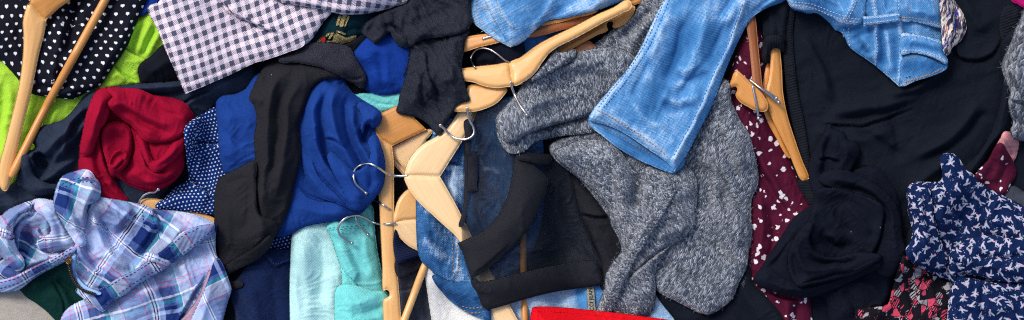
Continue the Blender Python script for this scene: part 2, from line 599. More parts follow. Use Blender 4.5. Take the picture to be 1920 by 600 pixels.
def plane_for(outlines, rigid_raise=0.6, thick=14, tilt=None):
    pts = []
    for ol in outlines:
        r = region(ol)
        hs = H[r.sl][r.mask]
        pts.append(np.column_stack([r.X[r.mask], r.Y[r.mask], hs]))
    A = np.vstack(pts)
    ok = (A[:, 0] > -60) & (A[:, 0] < 1980) & (A[:, 1] > -60) & (A[:, 1] < 660)
    if ok.sum() > 50: A = A[ok]
    M = np.column_stack([A[:, 0] - 960, A[:, 1] - 300, np.ones(len(A))])
    c, *_ = np.linalg.lstsq(M, A[:, 2], rcond=None)
    g = math.hypot(c[0], c[1])
    if g > 0.22:
        c[:2] *= 0.22 / g
    res = A[:, 2] - M @ np.array([c[0], c[1], 0])
    c[2] = np.percentile(res, 96) - thick * 0.35
    return c

def plank(name, outline, mat, parent, pl, thick=15, roll=6, rh=4.5, ang=0.0, spacing=2.4, crown=0.0, dz=0.0):
    """Solid flat wooden piece with rounded edges lying on the plane pl."""
    r = region(outline)
    base = pl[0] * (r.X - 960) + pl[1] * (r.Y - 300) + pl[2] + dz
    u = np.clip(r.d / roll, 0, 1)
    e = 1 - (1 - u) ** 2.2
    Z = base + thick - rh * (1 - e) + crown * sstep(0, 22, r.d)
    H[r.sl] = np.where(r.mask, np.maximum(Z, H[r.sl]), H[r.sl])
    return build_mesh(name, r, Z, mat, parent, thick - rh, spacing, {'rot': ang, 'org': tuple(r.P.mean(0) + worg(parent)[0] * 9000)}, None, bottom=True, flare=0.05)

def tube_mesh(name, pts, rad, mat, parent, seg=10, ball=None, uvs=True, stamp=False, ends=None):
    """round tube through (x, y, h) points in pixels"""
    P3 = np.array(pts, float)
    xy = smooth_path([tuple(p[:2]) for p in P3], 4.0)
    # heights follow the arc length
    def arc(a): return np.concatenate([[0], np.cumsum(np.linalg.norm(np.diff(a, axis=0), axis=1))])
    ctrl = arc(P3[:, :2]); ctrl = ctrl / ctrl[-1]
    al = arc(xy); tt = al / al[-1]
    hh = np.interp(tt, ctrl, P3[:, 2])
    for _ in range(6): hh[1:-1] = (hh[:-2] + hh[1:-1] * 2 + hh[2:]) / 4
    C = np.array([W(a, b, c) for (a, b), c in zip(xy, hh)])
    org = worg(parent)
    bm = bmesh.new()
    uvl = bm.loops.layers.uv.new('UVMap')
    rings = []
    R = rad * S
    n = len(C)
    up = Vector((0, 0, 1))
    for i in range(n):
        t = Vector(C[min(i + 1, n - 1)] - C[max(i - 1, 0)]).normalized()
        a = t.cross(up)
        if a.length < 1e-4: a = Vector((1, 0, 0))
        a.normalize(); b = a.cross(t).normalized()
        rr = R
        if ends: rr = R * np.interp(tt[i], [0, 0.03, 0.97, 1], [ends, 1, 1, ends])
        ring = []
        for q in range(seg):
            th = 2 * math.pi * q / seg
            ring.append(bm.verts.new(Vector(C[i] - org) + a * (rr * math.cos(th)) + b * (rr * math.sin(th))))
        rings.append(ring)
    for i in range(n - 1):
        for q in range(seg):
            p = (q + 1) % seg
            f = bm.faces.new((rings[i][q], rings[i][p], rings[i + 1][p], rings[i + 1][q]))
            f.smooth = True
            for lp, (ii, qq) in zip(f.loops, ((i, q), (i, q + 1), (i + 1, q + 1), (i + 1, q))):
                lp[uvl].uv = (al[ii], qq * rad * 6.28 / seg)
    bm.faces.new(rings[0]); bm.faces.new(rings[-1][::-1])
    if ball:
        for idx in ball:
            m = bmesh.ops.create_uvsphere(bm, u_segments=12, v_segments=8, radius=R * 1.55)
            for v in m['verts']: v.co += Vector(C[idx] - org)
            for v in m['verts']:
                for f in v.link_faces: f.smooth = True
    bmesh.ops.recalc_face_normals(bm, faces=bm.faces)
    me = bpy.data.meshes.new(name); bm.to_mesh(me); bm.free()
    me.materials.append(mat)
    o = bpy.data.objects.new(name, me); COL.objects.link(o); o.parent = parent
    if stamp:
        r = region(_strip(xy, rad))
        d, _, t = polydist(r.X, r.Y, xy)
        hz = np.interp(t, tt, hh) + np.sqrt(np.clip(rad * rad - d * d, 0, None))
        H[r.sl] = np.where(r.mask, np.maximum(hz, H[r.sl]), H[r.sl])
    return o

def _strip(xy, rad):
    q = xy[::4] if len(xy) > 12 else xy
    if not np.allclose(q[-1], xy[-1]): q = np.vstack([q, xy[-1:]])
    t = np.gradient(q, axis=0); t /= np.linalg.norm(t, axis=1)[:, None] + 1e-9
    nn = np.column_stack([-t[:, 1], t[:, 0]]) * rad
    return [(a, b, 1) for a, b in np.vstack([q + nn, (q - nn)[::-1]])]

def wire(name, pts, mat, parent, rad=2.1, off=3.0, ball=(-1,), name_h=None, rise=None):
    """hook of bent wire resting just above what lies below; pts (x, y) or (x, y, extra)"""
    q = []
    for p in pts:
        q.append((p[0], p[1], hat(p[0], p[1]) + off + (p[2] if len(p) > 2 else 0)))
    hs = [a[2] for a in q]
    # a stiff wire does not follow every bump
    sm = [max(h, (hs[max(i - 1, 0)] + hs[min(i + 1, len(hs) - 1)]) / 2) for i, h in enumerate(hs)]
    q = [(a[0], a[1], s) for a, s in zip(q, sm)]
    return tube_mesh(name, q, rad, mat, parent, ball=ball)

def stitch(parent, pts, mat, dash=5.0, gap=3.0, rad=0.75, off=0.5, name='stitching', jitter=0.3):
    """a row of thread stitches lying on the top surface along a path, one mesh"""
    P = smooth_path(pts, 1.5)
    L = np.concatenate([[0], np.cumsum(np.linalg.norm(np.diff(P, axis=0), axis=1))])
    org = worg(parent)
    rs = random.Random(len(P))
    verts, faces = [], []
    s = 0.0
    while s + dash < L[-1]:
        row = []
        for q in (0.0, 0.5, 1.0):
            t = s + dash * q
            x, y = np.interp(t, L, P[:, 0]), np.interp(t, L, P[:, 1])
            x += rs.uniform(-jitter, jitter); y += rs.uniform(-jitter, jitter)
            row.append((x, y, hat(x, y) + off + (0.4 if q == 0.5 else -0.3)))
        dx, dy = row[2][0] - row[0][0], row[2][1] - row[0][1]
        l = math.hypot(dx, dy) + 1e-6
        nx, ny = -dy / l, dx / l
        b = len(verts)
        for i, (x, y, h) in enumerate(row):
            w = rad * (1.0 if i == 1 else 0.7)
            for ux, uh in ((w, 0), (0, w), (-w, 0), (0, -w)):
                verts.append(np.array(W(x + nx * ux, y + ny * ux, h + uh)) - org)
        for i in (0, 1):
            for q in range(4):
                p = (q + 1) % 4
                faces.append((b + i * 4 + q, b + i * 4 + p, b + i * 4 + 4 + p, b + i * 4 + 4 + q))
        faces.append((b + 3, b + 2, b + 1, b)); faces.append((b + 8, b + 9, b + 10, b + 11))
        s += dash + gap
    me = bpy.data.meshes.new(name)
    me.from_pydata([tuple(v) for v in verts], [], faces)
    me.polygons.foreach_set('use_smooth', np.ones(len(me.polygons), bool))
    me.materials.append(mat)
    o = bpy.data.objects.new(name, me); COL.objects.link(o); o.parent = parent
    return o

# loose fibres along an edge
def fringe(parent, path, m, n=60, ln=7, rad=0.5, name='fringe'):
    P = smooth_path(path, 1.0); rs = random.Random(5)
    org = worg(parent); verts, faces = [], []
    for _ in range(n):
        x, y = P[rs.randrange(len(P))]
        a = rs.uniform(0, 6.283); k = len(verts); h = hat(x, y) + 0.5
        for q in range(4):
            f = q / 3 * ln * rs.uniform(.5, 1.2)
            xx, yy = x + math.cos(a) * f + rs.uniform(-1, 1), y + math.sin(a) * f + rs.uniform(-1, 1)
            hh = max(hat(xx, yy), h - 3) + 0.8 + rs.uniform(0, 1.5)
            for dx, dh in ((rad, 0), (-rad, 0), (0, rad)): verts.append(np.array(W(xx + dx, yy + dx * .5, hh + dh)) - org)
        for q in range(3):
            for e in range(3):
                f = (e + 1) % 3
                faces.append((k + q * 3 + e, k + q * 3 + f, k + q * 3 + 3 + f, k + q * 3 + 3 + e))
    me = bpy.data.meshes.new(name); me.from_pydata([tuple(v) for v in verts], [], faces); me.materials.append(m)
    o = bpy.data.objects.new(name, me); COL.objects.link(o); o.parent = parent
# ------------------------------------------------------------------ materials
M = {}

def plain(name, col, rough=0.9, spec=0.08, sheen=0.0, weave=1.0, var=0.18, knit=False, fade=None, slub=0.0, lint=0.0):
    """woven or jersey cloth of one colour, with thread relief and slight dye variation"""
    s = Shader(name, rough, spec, sheen)
    n1 = s.noise(s.vec(s.u * 0.02, s.v * 0.02), 1.0, 4.0, 0.6)
    n2 = s.noise(s.vec(s.u * 0.9, s.v * 0.5), 1.0, 2.0, 0.6)
    f = n1 * var + n2 * var * 0.9 + (1.0 - var * 0.95)
    c = s.value(col, f)
    if fade:
        c = s.mix(n1.step(0.45, 0.75) * 0.6, c, fade)
    if slub:
        n3 = s.noise(s.vec(s.u * 0.55, s.v * 1.1, 3.0), 1.0, 3.0, 0.7)
        c = s.mix(n3.step(0.52, 0.75) * slub, c, '#777c8a')
    if lint:       # specks of white lint clinging to the cloth
        vl = s.voro(s.vec(s.u, s.v * 0.7), 0.028, rand=1.0)
        c = s.mix((1.0 - vl.step(0.018, 0.03)) * n2.step(0.42, 0.55) * lint, c, '#9a9ca6')
    if knit:
        hgt = (s.u * 2.6).sin().abs() * 0.6 + n2 * 0.6
    else:
        hgt = (s.u * 2.1).sin() * (s.v * 2.1).sin() * 0.5 + n2 * 0.8
    M[name] = s.done(c, hgt, dist=0.8 * weave, strength=0.5)
    return M[name]

def ribbed(name, col, pitch=5.0, rough=0.92, along_v=True):
    s = Shader(name, rough, 0.15)
    q = (s.u if along_v else s.v) * (6.2832 / pitch)
    h = q.sin() * 0.5 + 0.5
    n = s.noise(s.vec(s.u * 0.5, s.v * 0.5), 1.0, 2.0)
    M[name] = s.done(s.value(col, n * 0.3 + 0.85), h + n * 0.4, dist=1.4, strength=0.7)

def denim(name, deep, mid, pale, streak=0.5, base=0.45):
    s = Shader(name, 0.92, 0.06)
    big = s.noise(s.vec(s.u * 0.014, s.v * 0.009, 2.0), 1.0, 4.0, 0.62)
    warp = s.noise(s.vec(s.u * 0.30, s.v * 0.045), 1.0, 3.0, 0.65)
    weft = s.noise(s.vec(s.u * 0.05, s.v * 0.35, 5.0), 1.0, 2.0, 0.6)
    twill = ((s.u + s.v) * 1.6).sin() * 0.5 + 0.5
    speck = s.noise(s.vec(s.u * 0.55, s.v * 0.45, 9.0), 1.0, 2.0, 0.7)
    wear_shade = s.attr('wear_shade')
    f = (big - 0.5) * 1.1 + (warp - 0.5) * streak + (weft - 0.5) * streak * 0.6 + (speck - 0.5) * 0.55 + (twill - 0.5) * 0.10 + wear_shade * (warp * 0.5 + speck * 0.7) + base
    c = s.ramp(f, [(0.0, deep), (0.5, mid), (1.0, pale)])
    M[name] = s.done(c, twill * 0.5 + speck * 0.7 + warp * 0.5, dist=1.1, strength=0.6)

def marl_knit(name, dark, mid, light, cw=7.4, rh=5.6, contrast=1.0, purl=False):
    s = Shader(name, 0.95, 0.1, 0.25)
    wob = s.noise(s.vec(s.u * 0.03, s.v * 0.03), 1.0, 2.0)
    u = s.u + (wob - 0.5) * 12.0
    v = s.v + (s.noise(s.vec(s.u * 0.03, s.v * 0.03, 4.0), 1.0, 2.0) - 0.5) * 12.0
    uu = u / cw
    fu = uu.frac()
    d = (fu - 0.5).abs()
    vv = v / rh + d * (1.7 if not purl else 0.5)
    half = (uu * 2.0).floor()
    row = vv.floor()
    rnd = s.white(s.vec(half, row, 1.0))
    rnd2 = s.white(s.vec(row, half, 7.0))
    yarn = s.noise(s.vec(u * 0.28, vv * 0.9, 3.0), 1.0, 3.0, 0.7)
    fv = vv.frac()
    f = (rnd - 0.5) * 0.62 * contrast + (yarn - 0.5) * 1.1 * contrast + 0.5
    c = s.ramp(f, [(0.12, dark), (0.48, mid), (0.9, light)])
    fh = (uu * 2.0).frac()
    ridge = (1.0 - (fh - 0.5).abs() * 2.0).pow(0.6)
    cres = (fv * 3.14159).sin().pow(0.7)
    M[name] = s.done(c, ridge * cres + rnd2 * 0.25 + yarn * 0.3, dist=3.2, strength=0.9)

def gingham(name):
    s = Shader(name, 0.88, 0.08)
    P = 18.4
    a = (s.u / P).frac().lt(0.5); b = (s.v / P).frac().lt(0.5)
    tw = ((s.u * 0.5 + s.v) * (6.2832 / 2.7)).sin() * 0.5 + 0.5
    both = a * b
    one = (a + b) - both * 2.0
    n = s.noise(s.vec(s.u * 0.5, s.v * 0.5), 1.0, 2.0)
    f = both + one * tw.step(0.35, 0.65) * 0.86
    c = s.mix(f * (n * 0.25 + 0.87), '#e0d0da', '#474b5e')
    M[name] = s.done(c, tw * 0.4 + n, dist=0.6, strength=0.4)

def plaid(name):
    s = Shader(name, 0.9, 0.08)
    PU, PV = 142.0, 150.0
    lb, navy, teal, white, pink, mid = '#9cb0da', '#192d66', '#3f9bb0', '#eef1f7', '#d2719a', '#566ba3'
    def bands(x, P, spec):
        stops, pos = [], 0.0
        for w, c in spec:
            stops.append((pos / P, c)); pos += w
        return s.ramp((x / P).frac(), stops, 'CONSTANT')
    pu = [(34, lb), (2.2, pink), (9, lb), (4, white), (2, navy), (3, white), (2, navy), (3, white), (10, lb), (24, navy), (6, mid), (7, teal), (2.5, white), (24, '#c6d0e8'), (2.2, pink), (200, lb)]
    pv = [(30, '#b4c2e2'), (2.4, pink), (6, lb), (2.4, pink), (16, mid), (4, white), (4, mid), (6, teal), (5, mid), (7, navy), (8, lb), (28, navy), (12, mid), (2, white), (2.5, navy), (2, white), (200, lb)]
    cu, cv = bands(s.u, PU, pu), bands(s.v, PV, pv)
    tw = ((s.u + s.v) * (6.2832 / 2.6)).sin() * 0.5 + 0.5
    c = s.mix(tw * 0.30 + 0.35, cu, cv)
    n = s.noise(s.vec(s.u * 0.4, s.v * 0.4), 1.0, 3.0)
    M[name] = s.done(s.value(c, n * 0.3 + 0.85), tw * 0.4 + n, dist=0.7, strength=0.4)

def dots(name, base, dot, P=7.2, r=0.20):
    s = Shader(name, 0.85, 0.08)
    row = (s.v / (P * 0.86)).floor()
    x = ((s.u / P) + row.mod(2.0) * 0.5).frac() - 0.5
    y = (s.v / (P * 0.86)).frac() - 0.5
    d = (x * x + y * y).pow(0.5)
    n = s.noise(s.vec(s.u * 0.03, s.v * 0.03), 1.0, 3.0)
    c = s.mix(1.0 - d.step(r * 0.75, r * 1.25), s.value(base, n * 0.4 + 0.8), dot)
    M[name] = s.done(c, s.noise(s.vec(s.u * 0.8, s.v * 0.8), 1.0, 2.0), dist=0.6, strength=0.4)

def hearts(name):
    s = Shader(name, 0.85, 0.08)
    PX, PY = 19.0, 14.5
    row = (s.v / PY).floor()
    cu = s.u / PX + row.mod(2.0) * 0.5
    x = (cu.frac() - 0.5) * (PX / 2.65)
    y = ((s.v / PY).frac() - 0.45) * (-PY / 2.6)
    q = x * x + y * y - 1.0
    g = q * q * q - x * x * y * y * y
    f = 1.0 - g.step(-0.06, 0.10)
    n = s.noise(s.vec(s.u * 0.6, s.v * 0.6), 1.0, 2.0)
    c = s.mix(f, s.value('#13151f', n * 0.5 + 0.75), '#e4e4e6')
    M[name] = s.done(c, n, dist=0.6, strength=0.4)

def birds(name):
    s = Shader(name, 0.8, 0.08)
    def flock(P, seed, size):
        x0 = s.u / P + seed * 0.37; y0 = s.v / P + seed * 0.61
        row = y0.floor()
        x0 = x0 + row.mod(2.0) * 0.5
        cx, cy = x0.floor(), y0.floor()
        r1 = s.white(s.vec(cx, cy, seed)); r2 = s.white(s.vec(cx, cy, seed + 3.3)); r3 = s.white(s.vec(cx, cy, seed + 5.7))
        px = (x0.frac() - 0.5 + (r2 - 0.5) * 0.22) * (P / size); py = (y0.frac() - 0.5 + (r3 - 0.5) * 0.22) * (P / size)
        th = r1 * 6.2832
        c_, s_ = th.cos(), th.sin()
        x = px * c_ + py * s_; y = py * c_ - px * s_
        def ell(ox, oy, a, b, ang):
            ca, sa = math.cos(ang), math.sin(ang)
            dx, dy = x - ox, y - oy
            e1 = (dx * ca + dy * sa) / a; e2 = (dy * ca - dx * sa) / b
            return (e1 * e1 + e2 * e2)
        body = ell(0.08, 0, 0.62, 0.25, 0)
        head = ell(0.62, 0.02, 0.20, 0.16, 0)
        w1 = ell(-0.30, 0.50, 0.80, 0.20, math.radians(128))
        w2 = ell(0.02, -0.30, 0.42, 0.17, math.radians(-115))
        t1 = ell(-0.70, 0.10, 0.30, 0.08, math.radians(-20)); t2 = ell(-0.66, -0.12, 0.24, 0.07, math.radians(26))
        bird = body.min(head).min(w1).min(w2 + (r3.gt(0.45)) * 9.0).min(t1).min(t2)
        throat = ell(0.42, -0.08, 0.16, 0.11, 0.4)
        return 1.0 - bird.step(0.75, 1.15), 1.0 - throat.step(0.7, 1.2)
    b1, t1 = flock(20.5, 1.0, 8.4)
    b2, t2 = flock(25.0, 5.0, 7.2)
    far = s.noise(s.vec(s.u * 0.03, s.v * 0.03, 8.0), 1.0, 1.0)
    keep = far.step(0.47, 0.50)
    b2 = b2 * keep
    vd = s.voro(s.vec(s.u, s.v), 0.30, rand=0.9)
    spots = (1.0 - vd.step(0.18, 0.30)) * s.noise(s.vec(s.u * 0.055, s.v * 0.055, 2.0), 1.0, 2.0).step(0.54, 0.60)
    n = s.noise(s.vec(s.u * 0.02, s.v * 0.02), 1.0, 3.0)
    c = s.value('#0b1f46', n * 0.5 + 0.75)
    c = s.mix(spots * 0.55, c, '#c9ccdf')
    c = s.mix(b1.max(b2), c, '#aeafc0')
    c = s.mix((t1 * b1).max(t2 * b2), c, '#d94f78')
    M[name] = s.done(c, s.noise(s.vec(s.u * 0.8, s.v * 0.8), 1.0, 2.0), dist=0.5, strength=0.35)

def spots(name):
    s = Shader(name, 0.78, 0.08)
    w = s.noise(s.vec(s.u * 0.11, s.v * 0.11), 1.0, 2.0)
    w2 = s.noise(s.vec(s.u * 0.11, s.v * 0.11, 6.0), 1.0, 2.0)
    uu, vv = s.u + (w - 0.5) * 12.0, s.v * 0.86 + (w2 - 0.5) * 12.0
    vec = s.vec(uu, vv)
    d = s.voro(vec, 0.084, rand=0.95)
    col = s.voro(vec, 0.084, rand=0.95, out=1)
    sp = s.t.nodes.new('ShaderNodeSeparateColor'); s.t.links.new(col.k, sp.inputs[0])
    thr = E(s.t, sp.outputs[0]) * 0.22 + 0.15
    f = 1.0 - (d - thr).step(-0.015, 0.02)
    n = s.noise(s.vec(s.u * 0.02, s.v * 0.02), 1.0, 3.0)
    c = s.mix(f, s.value('#4c122a', n * 0.4 + 0.8), '#e6dce0')
    M[name] = s.done(c, s.noise(s.vec(s.u * 0.8, s.v * 0.8), 1.0, 2.0), dist=0.5, strength=0.35)

def shards(name):
    s = Shader(name, 0.85, 0.08)
    vec = s.vec(s.u + s.v * 0.35, s.v)
    col = s.voro(vec, 0.074, metric='MANHATTAN', out=1)
    sp = s.t.nodes.new('ShaderNodeSeparateColor'); s.t.links.new(col.k, sp.inputs[0])
    r, g = E(s.t, sp.outputs[0]), E(s.t, sp.outputs[1])
    c = s.ramp(r, [(0.0, '#c9455e'), (0.26, '#15131a'), (0.50, '#aaa4a4'), (0.86, '#cf566c')], 'CONSTANT')
    hatch = ((s.u * (g * 2.0 - 1.0) + s.v) * 1.25).sin().gt(0.15)
    edge = s.voro(vec, 0.074, 'DISTANCE_TO_EDGE').lt(0.045)
    big = s.noise(s.vec(s.u * 0.05, s.v * 0.05), 1.0, 1.0).step(0.50, 0.53)
    dark = (hatch * g.gt(0.55)).max(edge).max(big * r.gt(0.45))
    c = s.mix(dark, c, '#17141b')
    M[name] = s.done(c, s.noise(s.vec(s.u * 0.8, s.v * 0.8), 1.0, 2.0), dist=0.5, strength=0.35)

def brush_print(name):
    s = Shader(name, 0.75, 0.3)
    w = s.noise(s.vec(s.u * 0.03, s.v * 0.03), 1.0, 3.0)
    n = s.noise(s.vec(s.u * 0.16 + w * 2.0, s.v * 0.035), 1.0, 4.0, 0.6)
    m = s.noise(s.vec(s.u * 0.12 + w * 2.0, s.v * 0.03, 7.0), 1.0, 3.0)
    c = s.ramp(n, [(0.34, '#10122a'), (0.47, '#332a4a'), (0.53, '#c9b8a8'), (0.58, '#ece4da'), (0.64, '#2e2440')])
    c = s.mix(m.step(0.62, 0.72), c, '#b8654a')
    c = s.mix((1.0 - m.step(0.36, 0.42)), c, '#27338c')
    M[name] = s.done(c, n, dist=0.4, strength=0.2)

def embroidery(name):
    s = Shader(name, 0.85, 0.08)
    n = s.noise(s.vec(s.u * 0.8, s.v * 0.5), 1.0, 2.0)
    M[name] = s.done(s.mix(n.step(0.35, 0.65), '#7a6136', '#d6c68e'), (s.u * 2.6 + s.v * 1.2).sin() + n, dist=1.2, strength=0.8)

def sheer(name):
    s = Shader(name, 0.7, 0.3)
    tr = s.t.nodes.new('ShaderNodeBsdfTransparent')
    tr.inputs[0].default_value = (0.86, 0.88, 0.92, 1)
    mx = s.t.nodes.new('ShaderNodeMixShader')
    n = s.noise(s.vec(s.u * 0.03, s.v * 0.03), 1.0, 3.0)
    g = (s.u * 2.4).sin() * (s.v * 2.4).sin()
    f = (n - 0.5) * 0.14 + g * 0.06 + 0.52
    s.t.links.new(f.k, mx.inputs[0])
    s.t.links.new(tr.outputs[0], mx.inputs[1]); s.t.links.new(s.p.outputs[0], mx.inputs[2])
    out = s.t.nodes['Material Output']
    s.t.links.new(mx.outputs[0], out.inputs[0])
    M[name] = s.done('#171d28', n, dist=0.5, strength=0.3)

def wood(name, pale, mid, dark, rough=0.42, stretch=0.012):
    s = Shader(name, rough, 0.5)
    w = s.noise(s.vec(s.u * 0.006, s.v * 0.03), 1.0, 2.0)
    g1 = s.noise(s.vec(s.u * stretch, s.v * 0.22 + w * 3.0), 1.0, 4.0, 0.6)
    g2 = s.noise(s.vec(s.u * 0.05, s.v * 1.1, 3.0), 1.0, 2.0, 0.6)
    blot = s.noise(s.vec(s.u * 0.012, s.v * 0.025, 8.0), 1.0, 3.0)
    c = s.ramp(g1 * 0.6 + blot * 0.4, [(0.12, dark), (0.5, mid), (0.85, pale)])
    c = s.mix((g2 - 0.5).abs().step(0.12, 0.3) * 0.12, c, dark)
    sc = s.noise(s.vec(s.u * 0.03 + s.v * 0.02, s.v * 1.4 - s.u * 0.12, 12.0), 1.0, 2.0, 0.5)
    c = s.mix((1.0 - (sc - 0.5).abs().step(0.002, 0.012)) * blot.step(0.5, 0.62) * 0.45, c, dark)
    s.p.inputs['Coat Weight'].default_value = 0.25
    s.p.inputs['Coat Roughness'].default_value = 0.18
    M[name] = s.done(c, g2 * 0.5 + g1, dist=0.35, strength=0.25, rough=g2 * 0.2 + (rough - 0.08))

def metal(name):
    s = Shader(name, 0.22, 0.5)
    s.p.inputs['Metallic'].default_value = 1.0
    n = s.noise(s.vec(s.u * 0.2, s.v * 0.3), 1.0, 3.0)
    M[name] = s.done(s.mix(n, '#a9a4a0', '#dcdad8'), n, dist=0.2, strength=0.15, rough=n * 0.2 + 0.14)

def concrete(name):
    s = Shader(name, 0.9, 0.2)
    n = s.noise(s.vec(s.u * 0.02, s.v * 0.02), 1.0, 6.0, 0.65)
    sp = s.noise(s.vec(s.u * 0.45, s.v * 0.45), 1.0, 3.0, 0.7)
    M[name] = s.done(s.ramp(n * 0.6 + sp * 0.4, [(0.25, '#8d867c'), (0.5, '#aaa296'), (0.75, '#bdb5a8')]), sp + n, dist=2.0, strength=0.5)

plain('black_cotton', '#13161e', lint=0.7, var=0.35)
plain('soft_black', '#14171f', lint=0.7, var=0.4, rough=0.95)
plain('sweat_black', '#131821', lint=0.7, var=0.3, rough=0.93)
plain('ink_jersey', '#10141f', lint=0.7, var=0.3)
plain('black_crepe', '#242328', lint=0.7, var=0.25, weave=1.4)
plain('neoprene', '#17181f', rough=0.68, spec=0.16, var=0.15)
plain('navy_jersey', '#262e3e', lint=0.7, var=0.3, fade='#333d4e')
plain('navy_fleece', '#101f43', lint=0.7, var=0.5, weave=3.0, sheen=0.2)
plain('lime_jersey', '#a2cf3c', var=0.12)
plain('crimson_jersey', '#940a2c', lint=0.7, var=0.15)
plain('royal_jersey', '#1a3b80', lint=0.7, var=0.15)
plain('blue_jersey', '#133684', var=0.15)
plain('charcoal_wool', '#23262f', lint=0.7, var=0.35, weave=3.0, slub=0.5)
plain('charcoal_marl', '#26262e', lint=0.7, var=0.3, weave=2.0, slub=0.7)
plain('teal_black', '#08262f', var=0.25, weave=1.6)
plain('mint_cotton', '#b9e4e0', var=0.08)
plain('aqua_twill', '#72ccc8', var=0.1, fade='#86d5d0')
plain('slate_cloth', '#3a3e47', var=0.35, weave=2.0, fade='#50545c')
plain('white_linen', '#d6d5d2', var=0.08, weave=1.8)
plain('bottle_green', '#0b2f2b', var=0.25)
plain('red_cloth', '#d10a18', var=0.06, rough=0.7)
plain('pink_satin', '#c98385', rough=0.6, spec=0.35)
plain('magenta_cloth', '#c0176b')
plain('pink_lining', '#b591a4', var=0.1)
plain('light_blue_tape', '#86aee2', var=0.1)
plain('grosgrain', '#23232b', rough=0.8)
plain('tape_beige', '#a49f90', var=0.3, weave=2.0)
plain('thread_navy', '#1c2c5e')
plain('thread_gold', '#b98a4a')
plain('thread_pale', '#b8c4d6')
plain('thread_blue', '#2e5d96')
plain('thread_dark', '#2a2c33')
plain('thread_lime', '#a9cf4e')
plain('thread_aqua', '#3c9f9f')
plain('print_black', '#16161a')
plain('embroidery_red', '#b4372c', weave=2.0)
ribbed('black_rib', '#14171f')
ribbed('navy_rib', '#131c38', 4.0)
denim('light_denim', '#2a5e93', '#5088bc', '#b9d2e8', 0.65, 0.46)
denim('worn_denim', '#16365f', '#366698', '#b5cbe0', 0.8, 0.36)
denim('dark_denim', '#1a3a66', '#2c5a92', '#5d89b8', 0.7, 0.40)
denim('bleached_denim', '#4f8cc4', '#9dc3e6', '#dfe9f2', 0.8, 0.52)
marl_knit('grey_knit', '#23272f', '#6c7380', '#ccd2dc', 5.8, 4.5, 0.85)
marl_knit('grey_knit_rib', '#22262e', '#676e7b', '#c6ccd7', 7.0, 4.8, 0.85)
marl_knit('grey_chunky', '#1c1f25', '#5b5f69', '#b9bdc6', 11.0, 8.0, 0.8)
gingham('gingham'); plaid('plaid'); hearts('hearts'); birds('birds'); spots('spots'); shards('shards')
brush_print('brush_print'); embroidery('gold_embroidery'); sheer('sheer_mesh')
dots('polka', '#0d2a66', '#d9e2ee')
wood('beech', '#f0bd7e', '#e5ad69', '#d29652')
wood('pale_beech', '#f5d3a2', '#ecc48e', '#dbaf76')
wood('honey_wood', '#e2a052', '#d08c42', '#b4722f')
wood('red_wood', '#b5713a', '#97562a', '#74401f')
plain('grey_fibre', '#8b919d')
metal('chrome'); concrete('concrete')
plain('brass', '#7a5a35', rough=0.35)
M['brass'].node_tree.nodes['Principled BSDF'].inputs['Metallic'].default_value = 0.9
# ------------------------------------------------------------------ the ground
def make_floor():
    me = bpy.data.meshes.new('floor')
    q = 6.0
    me.from_pydata([(-q, -q, 0), (q, -q, 0), (q, q, 0), (-q, q, 0)], [], [(0, 1, 2, 3)])
    uvl = me.uv_layers.new(name='UVMap')
    for l, c in zip(uvl.data, ((-q, -q), (q, -q), (q, q), (-q, q))): l.uv = (c[0] / S, c[1] / S)
    me.materials.append(M['concrete'])
    o = bpy.data.objects.new('floor', me); COL.objects.link(o)
    o['kind'] = 'structure'
make_floor()

# ------------------------------------------------------------------ lowest layer of the heap
cloth('black_cloth', [(-160, -160), (960, -160), (985, 300), (960, 740), (250, 740), (190, 600), (140, 530), (60, 470), (-60, 440), (-160, 430)],
      M['soft_black'], lift=34, roll=60, spacing=7, wr=[(6, 160, 80, 20), (2, 60, 30, 60)], seed=3,
      label='black cloth at the bottom of the heap, showing in gaps below the checked shirt', cat='garment')
cloth('black_cloth', [(940, -160), (2080, -160), (2080, 740), (900, 740), (930, 300)],
      M['sweat_black'], lift=34, roll=60, spacing=7, wr=[(6, 160, 80, 70), (2, 60, 30, 60)], seed=4,
      label='black cloth lowest in the heap, seen at the far right edge beside the pink satin', cat='garment')
cloth('green_garment', [(20, 505), (80, 480), (150, 470), (250, 500), (260, 620), (215, 720), (150, 700), (118, 620), (92, 588), (70, 570), (45, 552)],
      M['bottle_green'], lift=12, roll=12, thick=3, folds=[('r', 12, 12, [(75, 540), (130, 570), (160, 640)]), ('r', -9, 8, [(100, 520), (170, 560)]), ('k', 8, 20, [(95, 520), (120, 560), (122, 610)])], seed=8,
      label='dark bottle green cloth beside the bare floor, under the plaid shorts', cat='garment')

# ------------------------------------------------------------------ top left: lime shirt, heart print, hanger
t = thing('lime_shirt', 'lime green jersey shirt under the heart print cloth and the wooden hanger', 'shirt', (120, 240))
cloth('body', [(-120, 60), (60, 40), (180, 80), (228, 70), (262, 24), (300, 10), (350, 50), (335, 105), (300, 172), (210, 205), (150, 215), (125, 245), (95, 262), (70, 290), (45, 335), (10, 356), (-120, 390)],
      M['lime_jersey'], t, lift=18, roll=14, drape=20, seed=11, spacing=3.2,
      folds=[('r', 12, 7, [(264, 30), (244, 70), (234, 100)]), ('r', 13, 7, [(284, 32), (266, 74), (254, 106)]), ('r', 12, 8, [(304, 44), (286, 84), (266, 112)]),
             ('r', -9, 5, [(272, 34), (252, 82), (243, 104)]), ('r', -9, 5, [(294, 44), (274, 86), (262, 108)]),
             ('r', 9, 9, [(22, 140), (14, 220), (-2, 330)]), ('r', -7, 6, [(6, 150), (2, 240), (-12, 300)]), ('r', 7, 8, [(120, 190), (80, 250), (40, 320)]), ('r', 6, 9, [(60, 190), (50, 250), (30, 320)])],
      wr=[(2.5, 120, 36, 100), (0.8, 40, 14, 100)])
